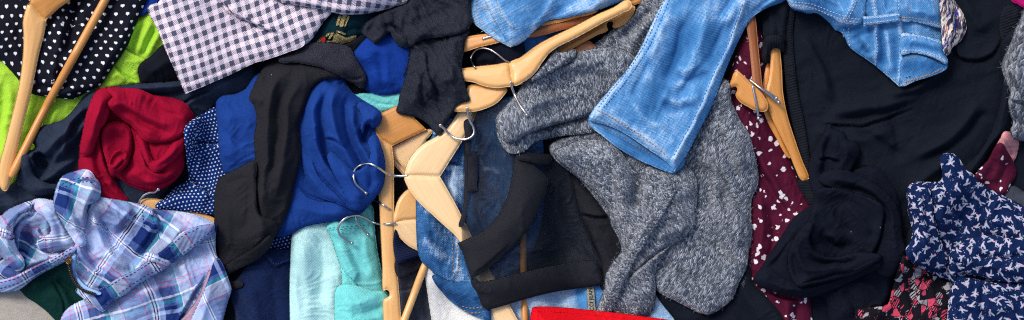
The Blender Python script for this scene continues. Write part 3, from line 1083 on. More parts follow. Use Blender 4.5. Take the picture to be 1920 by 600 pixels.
cf = cloth('cuff', [(223, 85, 1), (250, 101), (276, 112, 1), (266, 122), (259, 131), (262, 142), (267, 157, 1), (225, 163), (184, 168, 1), (196, 143), (208, 121)],
      M['lime_jersey'], t, lift=9, roll=6, drape=8, seed=12, spacing=2.5,
      folds=[('k', 8, 16, [(256, 155), (232, 141), (207, 121)], {'t0': .15, 't1': 0.05}), ('r', 4, 6, [(205, 150), (222, 140), (238, 150)])], wr=[(1.0, 40, 20, 30)])
stitch(cf, [(215, 105), (238, 116), (262, 129)], M['thread_lime'], 4, 2, 0.7)
stitch(cf, [(213, 109), (236, 120), (259, 133)], M['thread_lime'], 4, 2, 0.7)
cloth('knit_top', [(259, 129), (268, 116), (285, 104), (302, 86), (330, 80), (420, 130), (400, 165), (330, 158), (267, 158), (261, 146)],
      M['soft_black'], lift=16, roll=10, drape=12, seed=13, thick=3, folds=[('r', 6, 8, [(275, 140), (310, 118), (340, 112)])],
      label='black knit top bunched between the lime cuff and the checked shirt', cat='top')
cloth('blue_garment', [(252, -90), (330, -90), (305, -4), (282, 20), (262, 30), (256, 14)], M['blue_jersey'], lift=12, roll=8, seed=14,
      label='scrap of royal blue jersey peeking out left of the checked shirt at the top edge', cat='garment')

t = thing('navy_sweatshirt', 'faded dark navy sweatshirt curled round the left of the crimson top', 'sweatshirt', (120, 260))
cloth('body', [(470, 120), (400, 140), (330, 152), (250, 158), (192, 165), (160, 178), (146, 195), (121, 222), (95, 232), (80, 236), (64, 250), (61, 266), (66, 278), (52, 282), (38, 290), (31, 302), (33, 322), (30, 340), (0, 352), (-70, 362), (-70, 420), (40, 415), (150, 400), (260, 410), (330, 330), (370, 240), (410, 195), (470, 160)],
      M['navy_jersey'], t, lift=20, roll=11, drape=14, seed=15,
      folds=[('r', 22, 9, [(165, 185), (128, 235), (96, 275), (78, 290)]), ('r', 20, 9, [(190, 185), (152, 240), (108, 290), (92, 330)]), ('r', -16, 6, [(175, 190), (140, 245), (100, 285)]),
             ('r', 18, 8, [(150, 290), (110, 320), (70, 345), (45, 350)]), ('k', 22, 16, [(70, 320), (62, 296), (74, 285), (92, 300)]), ('r', -19, 8, [(62, 288), (78, 306), (92, 318)]),
             ('r', 12, 6, [(130, 225), (122, 262), (118, 300)]), ('r', 14, 8, [(200, 170), (280, 164), (360, 158)]), ('r', -9, 4, [(240, 172), (310, 178), (390, 160)]), ('k', 9, 14, [(400, 168), (360, 186), (335, 205)])])
fl = cloth('hem', [(36, 292), (50, 290), (60, 318), (68, 333), (100, 345), (150, 340), (152, 352), (110, 362), (75, 367), (58, 362), (40, 350), (30, 345), (36, 318)],
      M['navy_jersey'], t, lift=9, roll=6, seed=16, folds=[('r', 8, 5, [(60, 356), (100, 352), (150, 345)])])
stitch(fl, [(62, 357), (85, 357), (112, 352), (150, 344)], M['thread_dark'], 4, 2)

t = thing('heart_print_dress', 'black dress printed with small white hearts under the wooden hanger', 'dress', (140, 90))
cloth('body', [(-120, -120), (300, -120), (278, -10), (262, 28), (250, 58), (240, 84), (226, 106), (212, 125), (203, 138), (188, 160), (162, 174), (146, 182), (135, 186), (106, 183), (64, 177), (44, 162), (32, 146), (16, 128), (0, 113), (-120, 60)],
      M['hearts'], t, lift=22, roll=22, drape=22, seed=17, uv={'relax': 1, 'rot': 12, 'bend': (7, 70), 'arc': (140, -60, 0.10)}, spacing=3.2,
      folds=[('r', -16, 7, [(139, -10), (138, 40), (132, 80), (122, 110)], {'t0': 0}), ('r', 13, 11, [(120, 10), (112, 70), (104, 120), (96, 165)]), ('r', 11, 10, [(158, 0), (152, 60), (136, 110), (118, 150)]),
             ('r', -10, 5, [(104, 95), (112, 130), (96, 150)]), ('r', 9, 6, [(88, 120), (100, 145), (84, 165)]), ('r', 8, 9, [(60, 172), (110, 174), (160, 160)]), ('r', -6, 5, [(60, 160), (110, 162), (150, 150)]),
             ('r', 8, 12, [(250, 20), (220, 90), (180, 150)]), ('r', -6, 8, [(30, 30), (40, 90), (60, 150)])])

ol1 = [(55, 7), (47, 22), (43, 43), (44.5, 67), (43, 107), (37, 153), (27, 200), (10, 267), (-1, 310), (-1, 345), (5, 357), (13, 357), (19, 342), (40, 250), (52, 200), (60, 167), (73, 103), (83, 63), (87, 37, 1), (78, 31), (70, 22)]
ol2 = [(55, 7, 1), (60, -8), (72, -30), (150, -110), (200, -110), (133, -2), (112, 14), (87, 37, 1), (78, 31), (70, 22)]
t = thing('wooden_hanger', 'wooden hanger with a round trouser bar lying on the heart print cloth', 'hanger', (70, 60), 'wooden clothes hangers in the heap')
pl = plane_for([ol1, ol2])
plank('arm', ol1, M['beech'], t, pl, thick=17, roll=7, ang=105, crown=2)
plank('arm', ol2, M['honey_wood'], t, pl, thick=17, roll=7, ang=-36, crown=2)
def on(pl, x, y, dz): return (x, y, pl[0] * (x - 960) + pl[1] * (y - 300) + pl[2] + dz)
tube_mesh('trouser_bar', [(252, -100, hat(252, -90) + 18), (197, 0, hat(197, 0) + 12), (142, 100, hat(142, 100) + 11), (87, 200, hat(87, 200) + 10), (20, 333, hat(20, 333) + 8)], 7.6, M['honey_wood'], t, 16, stamp=True, ends=0.7)

# ------------------------------------------------------------------ crimson top
t = thing('crimson_top', 'crumpled crimson red jersey top bundled above the plaid shorts', 'top', (260, 270))
R = M['crimson_jersey']
WRR = [(2.0, 70, 24, 60), (0.8, 26, 12, 60)]
under = cloth('body', [(176, 190), (220, 180), (300, 200), (350, 230), (348, 262), (346, 290), (345, 315), (332, 335), (316, 348), (300, 356), (272, 358), (240, 346), (222, 334), (190, 330), (160, 300)], R, t, lift=14, roll=12, seed=20)
low = cloth('body', [(240, 240), (262, 250), (290, 262), (322, 256), (350, 250), (348, 275), (346, 300), (343, 318), (332, 335), (316, 348), (296, 357), (270, 352), (244, 343), (230, 330), (244, 306), (252, 280), (247, 256)],
      R, t, lift=16, roll=12, drape=10, seed=24, wr=WRR, folds=[('r', 11, 6, [(254, 262), (264, 292), (280, 318), (318, 336)]), ('r', -12, 4, [(264, 262), (274, 292), (288, 314), (316, 322)]), ('k', 9, 12, [(262, 344), (296, 344), (338, 318)]), ('r', 8, 5, [(244, 312), (262, 334), (296, 350)])])
strip = cloth('body', [(256, 250), (272, 262), (280, 284), (288, 300), (300, 296), (316, 276), (330, 262), (348, 256), (348, 276), (334, 294), (318, 308), (302, 320), (288, 322), (278, 312), (268, 292), (258, 270)],
      R, t, lift=12, roll=7, drape=6, seed=25, wr=WRR, folds=[('r', 6, 5, [(286, 308), (306, 300), (336, 274)]), ('r', -5, 3, [(296, 314), (318, 298), (342, 274)]), ('r', 5, 4, [(262, 262), (272, 284), (282, 306)])])
left = cloth('body', [(170, 198), (184, 186), (204, 190), (199, 226), (192, 236), (190, 262), (197, 286), (201, 308), (214, 336), (229, 360), (240, 380), (205, 386), (168, 380), (150, 352), (146, 318), (152, 272), (160, 232)],
      R, t, lift=18, roll=9, drape=10, seed=26, wr=WRR, folds=[('r', 9, 7, [(186, 200), (182, 236), (186, 268), (196, 305), (222, 352)], {'t0': .1}), ('r', -9, 4, [(176, 214), (172, 258), (180, 300), (204, 350)]), ('r', 8, 8, [(164, 240), (160, 300), (176, 350)]), ('k', 7, 8, [(194, 340), (212, 358), (232, 380)])])
sl = cloth('sleeve', [(193, 238), (203, 230), (218, 227), (234, 231), (244, 243), (248, 262), (246, 286), (240, 302), (228, 306), (214, 312), (205, 318), (200, 306), (193, 282), (190, 258)],
      R, t, lift=17, roll=15, seed=22, spacing=2.3, puff=11, folds=[('r', 5, 5, [(194, 250), (212, 238), (240, 246)]), ('r', -3, 4, [(200, 262), (216, 256), (238, 262)])])
op = cloth('sleeve', [(202, 312), (206, 296), (214, 283), (224, 279), (234, 282), (240, 293), (240, 306), (228, 320), (212, 332), (206, 326)],
      R, t, lift=15, roll=6, seed=23, spacing=1.9, buckle=0.02, folds=[('r', -17, 4.5, [(208, 312), (216, 298), (228, 291), (235, 296)], {'t0': .15, 't1': .15}), ('k', 7, 7, [(210, 318), (222, 308), (234, 298)]), ('r', 3, 3, [(214, 324), (228, 312), (238, 302)])], wr=[(0.5, 20, 10, 0)])
merge([sl, op])
sw_ = cloth('body', [(182, 169), (196, 164), (212, 168), (214, 180), (208, 196), (205, 212), (198, 230), (190, 240), (182, 262), (170, 290), (150, 288), (154, 252), (160, 220), (170, 190)],
      R, t, lift=16, roll=8, drape=8, seed=27, wr=WRR, folds=[('r', 8, 6, [(196, 172), (186, 200), (176, 244), (164, 280)]), ('r', -7, 3.5, [(206, 182), (196, 206), (186, 240)]), ('r', -5, 4, [(178, 190), (170, 222), (162, 260)])])
up = cloth('body', [(200, 164), (240, 165), (262, 167), (288, 178), (318, 182), (346, 192), (358, 206), (365, 222), (360, 236), (350, 248), (332, 260), (308, 267), (288, 268), (270, 262), (256, 246), (244, 234), (226, 222), (208, 206), (202, 192), (210, 182), (204, 174)],
      R, t, lift=24, roll=11, drape=12, seed=28, wr=WRR, folds=[('r', 10, 8, [(206, 176), (240, 200), (290, 226), (340, 238)], {'t0': .1}), ('r', -9, 4, [(214, 192), (246, 214), (286, 238), (330, 252)]), ('r', 7, 6, [(228, 212), (262, 238), (300, 256)]), ('r', -6, 4, [(262, 178), (300, 206), (346, 218)]), ('r', 6, 7, [(290, 186), (330, 204), (356, 226)]), ('b', -9, 7, (212, 190), {'ry': 6})])
merge([under, low, strip, left, sw_, up], 'body')
# ------------------------------------------------------------------ polka dots, blue tee, black trousers
ola = [(262, 378), (290, 372), (330, 383), (408, 412), (415, 430), (405, 440), (330, 410), (270, 400)]
t = thing('wooden_hanger', 'wooden hanger mostly buried between the plaid shorts and the dotted blouse', 'hanger', (330, 395), 'wooden clothes hangers in the heap')
pl = plane_for([ola]); plank('arm', ola, M['beech'], t, pl, thick=14, ang=16)
hookdata = (t, [(258, 392, 2), (262, 376, 6), (270, 366, 10), (281, 361, 12), (290, 360, 12), (297, 355, 12)])
t = thing('polka_dot_blouse', 'navy blouse with tiny white polka dots under the royal blue tee', 'blouse', (380, 320))
cloth('body', [(346, 240), (358, 226), (380, 213), (404, 200), (470, 190), (560, 330), (585, 400), (571, 424), (562, 440), (547, 481), (520, 478), (495, 474), (470, 470), (430, 410), (404, 404), (350, 396), (310, 394), (291, 388), (310, 370), (330, 350), (352, 336), (350, 310), (348, 280), (345, 258)],
      M['polka'], t, lift=15, roll=7, drape=12, seed=25, uv={'relax': 1, 'rot': -12, 'bend': (5, 60)}, spacing=2.6,
      folds=[('k', 9, 16, [(412, 268), (380, 270), (350, 276)], {'t0': 0}), ('k', 10, 14, [(402, 366), (375, 352), (354, 335)]), ('r', 6, 6, [(380, 280), (372, 310), (360, 335)]), ('r', -5, 5, [(395, 285), (390, 320), (398, 355)]), ('r', 6, 7, [(300, 385), (345, 368), (398, 385)])])
cloth('navy_fleece', [(430, 540), (446, 520), (470, 490), (500, 472), (560, 476), (556, 560), (560, 720), (425, 720), (440, 640), (441, 590)],
      M['navy_fleece'], lift=18, roll=12, seed=26, thick=4, folds=[('r', 8, 14, [(470, 520), (480, 580), (500, 650)]), ('r', -5, 8, [(520, 500), (512, 560), (530, 640)])],
      label='fluffy navy blue fleece between the black trousers and the mint top', cat='fleece')
t = thing('navy_jeans', 'dark navy cloth corner with a stitched edge under the dotted blouse', 'garment', (520, 490))
c = cloth('body', [(495, 472), (530, 468), (560, 472), (558, 486), (530, 494), (516, 500), (506, 490)], M['thread_navy'] and M['navy_fleece'], t, lift=6, roll=4, seed=27, spacing=2.5)
stitch(c, [(505, 485), (517, 495), (535, 489), (552, 482)], M['thread_blue'], 3, 2)
cloth('mint_top', [(548, 440), (560, 415), (600, 400), (640, 405), (650, 450), (660, 540), (660, 720), (545, 720), (544, 620), (543, 540), (545, 480)],
      M['mint_cotton'], lift=20, roll=12, drape=18, seed=28, thick=3, folds=[('r', 6, 16, [(560, 430), (575, 520), (580, 640)]), ('r', -4, 10, [(600, 430), (605, 500), (600, 580)]), ('r', 4, 5, [(556, 500), (555, 560), (562, 600)]), ('r', 5, 12, [(625, 500), (622, 560), (610, 590)])],
      label='pale mint green cotton top standing left of the aqua shorts', cat='top')
t = thing('aqua_shorts', 'aqua turquoise cotton shorts to the left of the upright wooden hanger', 'shorts', (670, 480))
b = cloth('body', [(612, 425), (630, 405), (680, 380), (698, 385), (702, 420), (708, 470), (716, 510), (722, 545), (732, 570), (735, 720), (640, 720), (640, 560), (640, 510), (628, 470), (618, 440)],
      M['aqua_twill'], t, lift=20, roll=9, drape=14, seed=29, folds=[('r', 7, 9, [(630, 450), (655, 490), (672, 530)]), ('r', -6, 6, [(645, 440), (668, 490), (690, 520)]), ('r', 7, 9, [(680, 430), (690, 480), (700, 530)]), ('k', 6, 12, [(618, 440), (640, 500), (672, 540)])], wr=[(2.5, 60, 26, 50), (1.0, 24, 12, 50)])
stitch(b, [(614, 432), (645, 429), (690, 426)], M['thread_aqua'], 5, 3)
stitch(b, [(616, 428), (646, 425), (690, 422)], M['thread_aqua'], 5, 3)
stitch(b, [(622, 448), (640, 500), (672, 536)], M['thread_aqua'], 5, 3)
cloth('turned_up_leg', [(627, 552), (632, 538), (648, 533), (675, 537), (700, 545), (722, 546), (733, 560), (738, 720), (628, 720), (628, 620)],
      M['aqua_twill'], t, lift=13, roll=8, seed=30, folds=[('r', 6, 9, [(640, 570), (680, 565), (720, 553)]), ('r', -5, 7, [(650, 590), (690, 585), (725, 570)]), ('r', 5, 9, [(640, 610), (690, 600), (730, 590)])], wr=[(2, 60, 26, 0), (1, 24, 12, 20)])

ol_v1a = [(696, 222), (712, 213), (728, 206), (745, 199), (762, 206), (780, 224), (800, 243, 1), (770, 257), (735, 274, 1), (727, 268), (716, 262), (704, 245)]
ol_v1b = [(704, 246), (716, 262), (727, 268), (735, 274, 1), (738, 300), (738.5, 330), (739, 400), (743, 480), (748, 540), (752, 600), (758, 720), (722, 720), (719, 600), (718, 572), (720, 560), (729, 556), (730, 547), (724, 543), (718, 545), (717, 500), (714, 440), (711, 380), (706, 310)]
ol_v2 = [(735, 276, 1), (756, 266), (790, 248), (810, 244), (800, 262), (792, 275), (775, 300), (764, 318), (750, 306), (738, 292)]
ol_v3 = [(736, 290), (748, 305), (760, 318), (770, 326), (764, 334), (752, 324), (738, 306)]
t = thing('wooden_hanger', 'pale wooden hanger wedged behind the upright one, beside the faded jeans', 'hanger', (770, 290), 'wooden clothes hangers in the heap')
pl = plane_for([ol_v2]); plank('arm', ol_v3, M['pale_beech'], t, pl, thick=12, ang=40); plank('arm', ol_v2, M['pale_beech'], t, pl, thick=16, roll=4, ang=-30, dz=3)
t = thing('aqua_vest', 'strip of aqua cloth peeking out above the upright wooden hanger', 'garment', (700, 190))
cloth('body', [(650, 184), (670, 176), (700, 174), (760, 172), (765, 196), (740, 206), (700, 210), (682, 196), (672, 187)], M['aqua_twill'], t, lift=8, roll=5, seed=31, spacing=2.6, folds=[('k', 5, 8, [(745, 200), (705, 195), (680, 184)])])
t = thing('wooden_hanger', 'upright wooden hanger with a notched arm, standing right of the aqua shorts', 'hanger', (728, 300), 'wooden clothes hangers in the heap')
pl = plane_for([ol_v1a, ol_v1b])
plank('arm', ol_v1b, M['beech'], t, pl, thick=17, roll=6, ang=88, crown=1.5)
plank('arm', ol_v1a, M['honey_wood'], t, pl, thick=17, roll=5, ang=-28, crown=1.5)
wire('hook', [(740, 397, 2), (728, 391, 4), (718, 384, 8), (708, 377, 10), (697, 374, 10), (684, 378, 10), (672, 388, 10), (667, 400, 10), (669, 416, 9), (678, 429, 7), (690, 440, 5)], M['chrome'], t)

t = thing('blue_tee', 'royal blue T-shirt with one sleeve spread towards the wooden hangers', 'T-shirt', (560, 300))
cloth('body', [(405, 192), (416, 180), (440, 176), (460, 166), (480, 140), (520, 128), (600, 140), (640, 170), (660, 230), (690, 330), (690, 385), (660, 408), (620, 416), (575, 424), (520, 445), (460, 400), (436, 330), (420, 322), (412, 290), (408, 240)],
      M['royal_jersey'], t, lift=22, roll=11, drape=16, seed=33, folds=[('r', 7, 12, [(420, 200), (430, 250), (440, 310)]), ('r', -5, 5, [(412, 240), (440, 262), (460, 275)]), ('r', 8, 10, [(540, 380), (590, 396), (660, 398)]), ('k', 9, 16, [(676, 384), (630, 376), (585, 372), (552, 345)])])
sl = cloth('sleeve', [(596, 150), (610, 142), (628, 139), (644, 142), (650, 158), (660, 172), (678, 186), (698, 198), (712, 208), (716, 220), (712, 232), (704, 240), (706, 256), (716, 280), (722, 305), (721, 330), (718, 350), (708, 366), (690, 384), (668, 396), (648, 388), (628, 380), (600, 370), (578, 345), (566, 300), (560, 250), (566, 200), (580, 170)],
      M['royal_jersey'], t, lift=24, roll=14, drape=12, seed=34,
      folds=[('r', 17, 7, [(606, 158), (588, 210), (594, 270), (620, 320), (660, 366)]), ('r', -15, 5, [(620, 154), (602, 210), (610, 280), (642, 340), (690, 372)]), ('r', 16, 7, [(638, 150), (622, 200), (640, 270), (684, 340)]), ('r', -13, 4.5, [(650, 170), (646, 220), (670, 290), (704, 336)]),
             ('r', 13, 6, [(664, 184), (662, 230), (690, 300), (712, 330)]), ('r', -12, 4, [(576, 190), (566, 250), (580, 316), (606, 360)]), ('r', -22, 7, [(714, 240), (694, 240), (684, 252), (694, 272)]), ('k', 12, 10, [(680, 258), (684, 236), (700, 226), (714, 224)]), ('k', 9, 9, [(606, 260), (626, 262), (650, 280)]),
             ('r', 10, 6, [(572, 210), (566, 260), (580, 320), (606, 366)]), ('k', 10, 12, [(672, 394), (640, 372), (600, 330), (580, 290)]), ('r', -9, 4, [(612, 146), (628, 158), (648, 156)])], wr=[(2.5, 90, 24, 60), (0.7, 30, 12, 60)])
cf = cloth('cuff', [(668, 196), (680, 190), (698, 198), (711, 207), (716, 220), (712, 233), (704, 240), (697, 242), (694, 234), (688, 232), (683, 240), (680, 250), (676, 240), (678, 222), (674, 208)],
      M['royal_jersey'], t, lift=13, roll=6, drape=8, seed=35, spacing=2.2, folds=[('r', 4, 4, [(684, 236), (692, 222), (710, 214)]), ('r', -4, 3, [(676, 204), (692, 210), (706, 204)])], wr=[(1.0, 30, 12, 50)])
lo = cloth('sleeve', [(690, 262), (704, 252), (714, 272), (722, 302), (722, 330), (718, 350), (706, 368), (690, 386), (668, 396), (656, 384), (640, 352), (622, 318), (616, 286), (640, 300), (664, 320), (684, 310), (694, 290)],
      M['royal_jersey'], t, lift=12, roll=7, drape=10, seed=39, folds=[('r', 8, 6, [(640, 310), (660, 346), (680, 380)]), ('r', -6, 4, [(660, 330), (680, 356), (698, 366)]), ('r', 7, 6, [(700, 264), (708, 300), (704, 340)]), ('r', -5, 4, [(694, 300), (698, 330), (690, 360)])], wr=[(1.6, 60, 20, 60)])
sl = merge([sl, lo])
stitch(cf, [(684, 244), (690, 230), (711, 219)], M['thread_navy'], 3, 2)
stitch(sl, [(716, 330), (700, 360), (672, 384)], M['thread_navy'], 3, 2)
tube_mesh and wire('hook', hookdata[1], M['chrome'], hookdata[0], off=4)

t = thing('black_trousers', 'black crepe trouser leg with a stitched hem laid across the royal blue tee', 'trousers', (480, 330))
cloth('leg', [(500, 120), (520, 108), (560, 108), (610, 112), (640, 128), (656, 140), (640, 146), (604, 150), (584, 166), (570, 200), (560, 236), (562, 262), (563, 300), (552, 350), (540, 395), (522, 436), (500, 462), (470, 452), (462, 400), (470, 330), (478, 300), (476, 262), (481, 220), (474, 194), (467, 186), (476, 160), (488, 136)],
      M['black_crepe'], t, lift=24, roll=13, drape=14, seed=36,
      folds=[('r', 16, 9, [(560, 120), (520, 150), (502, 210), (500, 290), (492, 370), (500, 440)]), ('r', -11, 7, [(545, 150), (522, 200), (520, 270), (500, 350)]), ('r', 12, 9, [(590, 130), (545, 180), (536, 240), (530, 310), (510, 400)]),
             ('k', 9, 12, [(470, 330), (486, 380), (492, 440)]), ('r', 8, 6, [(484, 140), (500, 160), (484, 200)]), ('r', -8, 5, [(496, 130), (500, 160), (488, 190)])], wr=[(2, 80, 22, 100), (0.8, 30, 12, 100)])
lg = cloth('leg', [(408, 338), (420, 328), (440, 318), (460, 308), (478, 302), (480, 340), (486, 400), (520, 420), (506, 462), (486, 484), (462, 496), (440, 508), (424, 524), (418, 538), (411, 520), (405, 480), (402, 420), (402, 370)],
      M['black_crepe'], t, lift=22, roll=12, drape=14, seed=37, folds=[('r', 10, 12, [(430, 330), (428, 400), (426, 480)]), ('r', 13, 10, [(482, 360), (490, 400), (488, 450), (470, 480)]), ('r', -9, 8, [(462, 330), (464, 400), (450, 450)]), ('r', -4, 4, [(412, 352), (440, 338), (475, 332)])], wr=[(1.8, 80, 26, 90), (0.8, 30, 12, 90)])
cloth('hem', [(409, 512), (440, 486), (480, 462), (508, 440), (512, 454), (494, 478), (470, 494), (440, 508), (424, 524), (452, 526), (455, 536), (436, 542), (418, 541)], M['black_crepe'], t, lift=4, roll=4, seed=38, spacing=2.6)
stitch(lg, [(414, 502), (440, 482), (480, 456), (506, 434)], M['thread_dark'], 4, 2.5)
stitch(lg, [(508, 200), (500, 260), (494, 330), (500, 400)], M['thread_dark'], 3, 5, 0.6)

# ------------------------------------------------------------------ upper middle
t = thing('embroidered_top', 'dark teal top with gold embroidery below the edge of the checked shirt', 'top', (640, 60))
b = cloth('body', [(560, 84), (590, 60), (620, 20), (650, -20), (720, -20), (694, 44), (690, 54), (682, 64), (668, 74), (650, 82), (630, 85), (600, 88)], M['teal_black'], t, lift=20, roll=14, seed=40, folds=[('r', 5, 8, [(620, 70), (650, 58), (680, 62)]), ('r', -6, 5, [(640, 64), (660, 56), (684, 58)])])
EMB = b
def emb(outline, m, lift=1.4): cloth('embroidery', outline, m, t, lift=lift, roll=2, drape=2, clear=0.6, thick=0.8, spacing=2.0, wr=[(0.3, 8, 8, 0)], seed=41)
emb([(642, 28), (650, 29), (645, 42), (643, 50), (636, 49), (638, 40)], M['gold_embroidery'])
emb([(652, 29), (656, 30), (650, 44), (648, 50), (645, 49), (648, 40)], M['gold_embroidery'])
emb([(635, 29), (639, 29), (636, 40), (634, 48), (630, 48), (632, 38)], M['gold_embroidery'])
emb([(628, 62), (640, 66), (650, 70), (668, 66), (664, 74), (650, 80), (632, 83), (612, 83), (610, 76), (622, 76)], M['gold_embroidery'])
emb([(622, 60), (626, 60), (620, 72), (615, 73)], M['gold_embroidery'])
emb([(598, 74), (604, 70), (601, 82), (590, 83)], M['gold_embroidery'])
emb([(602, 69), (609, 69), (608, 80), (602, 80)], M['embroidery_red'])
emb([(610, 66), (620, 60), (619, 63), (611, 69)], M['gold_embroidery'])
emb([(630, 57), (640, 59), (649, 64), (647, 66), (638, 62), (630, 60)], M['gold_embroidery'])
cloth('black_vest', [(610, 84), (650, 82), (680, 64), (700, 60), (700, 90), (670, 110), (640, 110)], M['soft_black'], lift=10, roll=6, seed=42,
      label='small black cloth edge between the gold embroidery and the charcoal scarf', cat='garment')
cloth('blue_sweater', [(660, 104), (668, 92), (682, 76), (700, 62), (760, 60), (800, 90), (800, 180), (748, 175), (730, 178), (712, 178), (692, 172), (680, 164), (668, 130)],
      M['blue_jersey'], lift=24, roll=16, drape=14, seed=43, folds=[('r', 8, 12, [(680, 90), (700, 130), (712, 170)]), ('r', 6, 12, [(720, 80), (726, 120), (722, 170)]), ('r', -4, 8, [(705, 90), (715, 130), (720, 165)])],
      label='vivid blue jersey bundle left of the charcoal scarf', cat='sweater')
t = thing('charcoal_marl_sweater', 'charcoal marl cloth tucked under the lower right edge of the checked shirt', 'sweater', (620, 110))
cloth('body', [(520, 112), (545, 92), (580, 80), (630, 82), (655, 88), (664, 104), (676, 124), (685, 140), (686, 156), (680, 166), (664, 158), (646, 148), (628, 138), (600, 126), (560, 118)], M['charcoal_marl'], t, lift=16, roll=8, thick=4, seed=44, folds=[('r', 6, 9, [(560, 100), (620, 112), (670, 140)]), ('r', -5, 6, [(600, 96), (640, 118), (664, 148)]), ('k', 6, 8, [(684, 148), (660, 150), (640, 138)])])

t = thing('checked_shirt', 'black and white checked shirt spread along the top edge of the heap', 'shirt', (440, 80))
UVG = {'relax': 1, 'rot': -20, 'bend': (5, 120), 'sheer': 0.08}
b = cloth('body', [(277, 15), (300, 0), (330, -110), (740, -110), (680, 0), (640, 12), (622, 24, 1), (606, 42), (590, 66), (580, 78), (570, 85), (540, 98), (500, 112), (478, 118), (440, 136), (400, 154), (348, 176, 1), (340, 160), (326, 128), (311, 95), (294, 52)],
      M['gingham'], t, buckle=0.05, stiff=6, crease=0.9, lift=16, roll=5, drape=34, seed=46, uv=UVG, spacing=3.0,
      folds=[('k', 14, 22, [(400, -40), (414, 0), (440, 28), (490, 52), (545, 68)], {'t0': 0, 't1': .35}), ('r', 7, 9, [(420, -20), (450, 24), (500, 50), (550, 72)]), ('r', -4, 10, [(380, -10), (420, 40), (490, 72)]), ('r', 3, 16, [(330, 30), (380, 90), (400, 130)]), ('r', 3, 10, [(300, 40), (330, 110), (350, 160)])],
      wr=[(2.0, 140, 60, 30), (0.6, 40, 18, 30)])
cloth('hem', [(345, 160), (395, 140), (440, 122), (480, 105), (540, 84), (568, 72), (570, 85), (540, 98), (500, 112), (478, 118), (440, 136), (400, 154), (348, 176, 1)], M['gingham'], t, lift=2.4, roll=2.5, seed=47, uv=UVG, wr=[(1.0, 16, 10, 70)], spacing=2.6, clear=.8)
cloth('front', [(440, -110), (800, -110), (790, -20), (768, 2), (742, 12), (714, 20), (690, 25), (664, 27), (640, 27), (610, 19), (560, 10), (520, 2), (500, -12)],
      M['gingham'], t, buckle=0.05, stiff=6, crease=0.9, lift=16, roll=8, drape=16, seed=48, uv={'relax': 1, 'rot': 8, 'bend': (5, 120)}, folds=[('r', 6, 8, [(520, -6), (580, 8), (650, 18), (720, 10)]), ('r', -4, 6, [(600, 0), (620, 14), (622, 24)])])

# ------------------------------------------------------------------ plaid shorts, bottom left
t = thing('plaid_shorts', 'crumpled blue plaid shorts with an open brass zip at the lower left', 'shorts', (200, 470))
U1 = {'relax': 1, 'rot': -22, 'bend': (8, 90), 'org': (60, 60)}
cloth('back_panel', [(330, 440), (402, 418), (404, 450), (406, 478), (420, 500), (434, 541, 1), (424, 575), (408, 640), (400, 720), (150, 720), (118, 640), (112, 606), (125, 580), (160, 560), (240, 530)],
      M['plaid'], t, buckle=0.12, stiff=4, crease=2.4, lift=20, roll=8, drape=16, seed=50, uv={'relax': 1, 'rot': -18, 'bend': (8, 90), 'org': (215, 525)},
      folds=[('k', 10, 16, [(330, 620), (352, 570), (388, 512)], {'t0': 0}), ('r', 7, 9, [(250, 540), (300, 560), (330, 620)]), ('r', 6, 10, [(330, 490), (352, 520), (350, 560)]), ('r', -5, 7, [(290, 545), (322, 560), (340, 600)])])
cloth('lining', [(330, 612), (350, 588), (370, 560), (386, 522), (394, 506), (396, 520), (388, 556), (376, 590), (366, 640), (340, 690), (325, 650)], M['pink_lining'], t, lift=2, roll=3, seed=51, spacing=2.6)
cloth('back_panel', [(352, 620), (362, 590), (378, 556), (392, 520), (402, 488), (410, 484), (422, 506), (435, 542, 1), (424, 578), (410, 640), (402, 720), (340, 720)], M['plaid'], t, buckle=0.08, stiff=4, lift=8, roll=5, seed=62, uv={'relax': 1, 'rot': 64, 'org': (180, 520)}, folds=[('r', 4, 5, [(400, 500), (390, 560), (372, 620)])])
lg = cloth('leg', [(-120, 400), (-30, 415), (2, 405), (12, 395), (36, 384), (62, 376), (92, 374), (112, 380), (130, 400), (150, 440), (156, 470), (138, 482), (112, 496), (88, 508), (62, 524), (38, 542), (18, 548), (0, 546), (-50, 545), (-120, 540)],
      M['plaid'], t, buckle=0.12, stiff=4, crease=2.4, lift=30, roll=20, drape=14, seed=52, uv={'relax': 1, 'rot': 28, 'bend': (14, 60), 'org': (20, 30)},
      folds=[('k', 18, 18, [(30, 470), (24, 440), (40, 410), (70, 398)]), ('r', 14, 10, [(10, 420), (16, 460), (40, 492), (90, 490)]), ('r', -16, 9, [(50, 410), (52, 440), (66, 462)]), ('r', 12, 9, [(60, 395), (84, 420), (86, 450), (70, 470)]),
             ('k', 14, 12, [(120, 452), (96, 452), (78, 440), (70, 424)]), ('r', -12, 8, [(50, 470), (90, 462), (128, 452)]), ('r', 10, 8, [(20, 480), (70, 490), (130, 470)]), ('r', 9, 6, [(90, 386), (104, 412), (122, 440)]), ('r', -9, 5, [(100, 400), (110, 430), (128, 446)])], wr=[(3, 60, 24, 40), (1.2, 24, 12, 60)])
lf = cloth('leg', [(60, 376), (92, 374), (110, 384), (122, 404), (136, 430), (150, 458), (140, 470), (116, 470), (92, 474), (76, 470), (66, 458), (76, 446), (94, 436), (92, 420), (80, 404), (66, 394)], M['plaid'], t, buckle=0.12, stiff=4, crease=2.4, lift=13, roll=7, drape=8, seed=63, uv={'relax': 1, 'rot': 70, 'bend': (8, 50), 'org': (10, 120)},
      folds=[('r', 7, 6, [(84, 384), (106, 412), (124, 448)]), ('r', -7, 4, [(92, 392), (108, 424), (118, 456)]), ('r', 6, 5, [(84, 456), (108, 452), (136, 452)])])
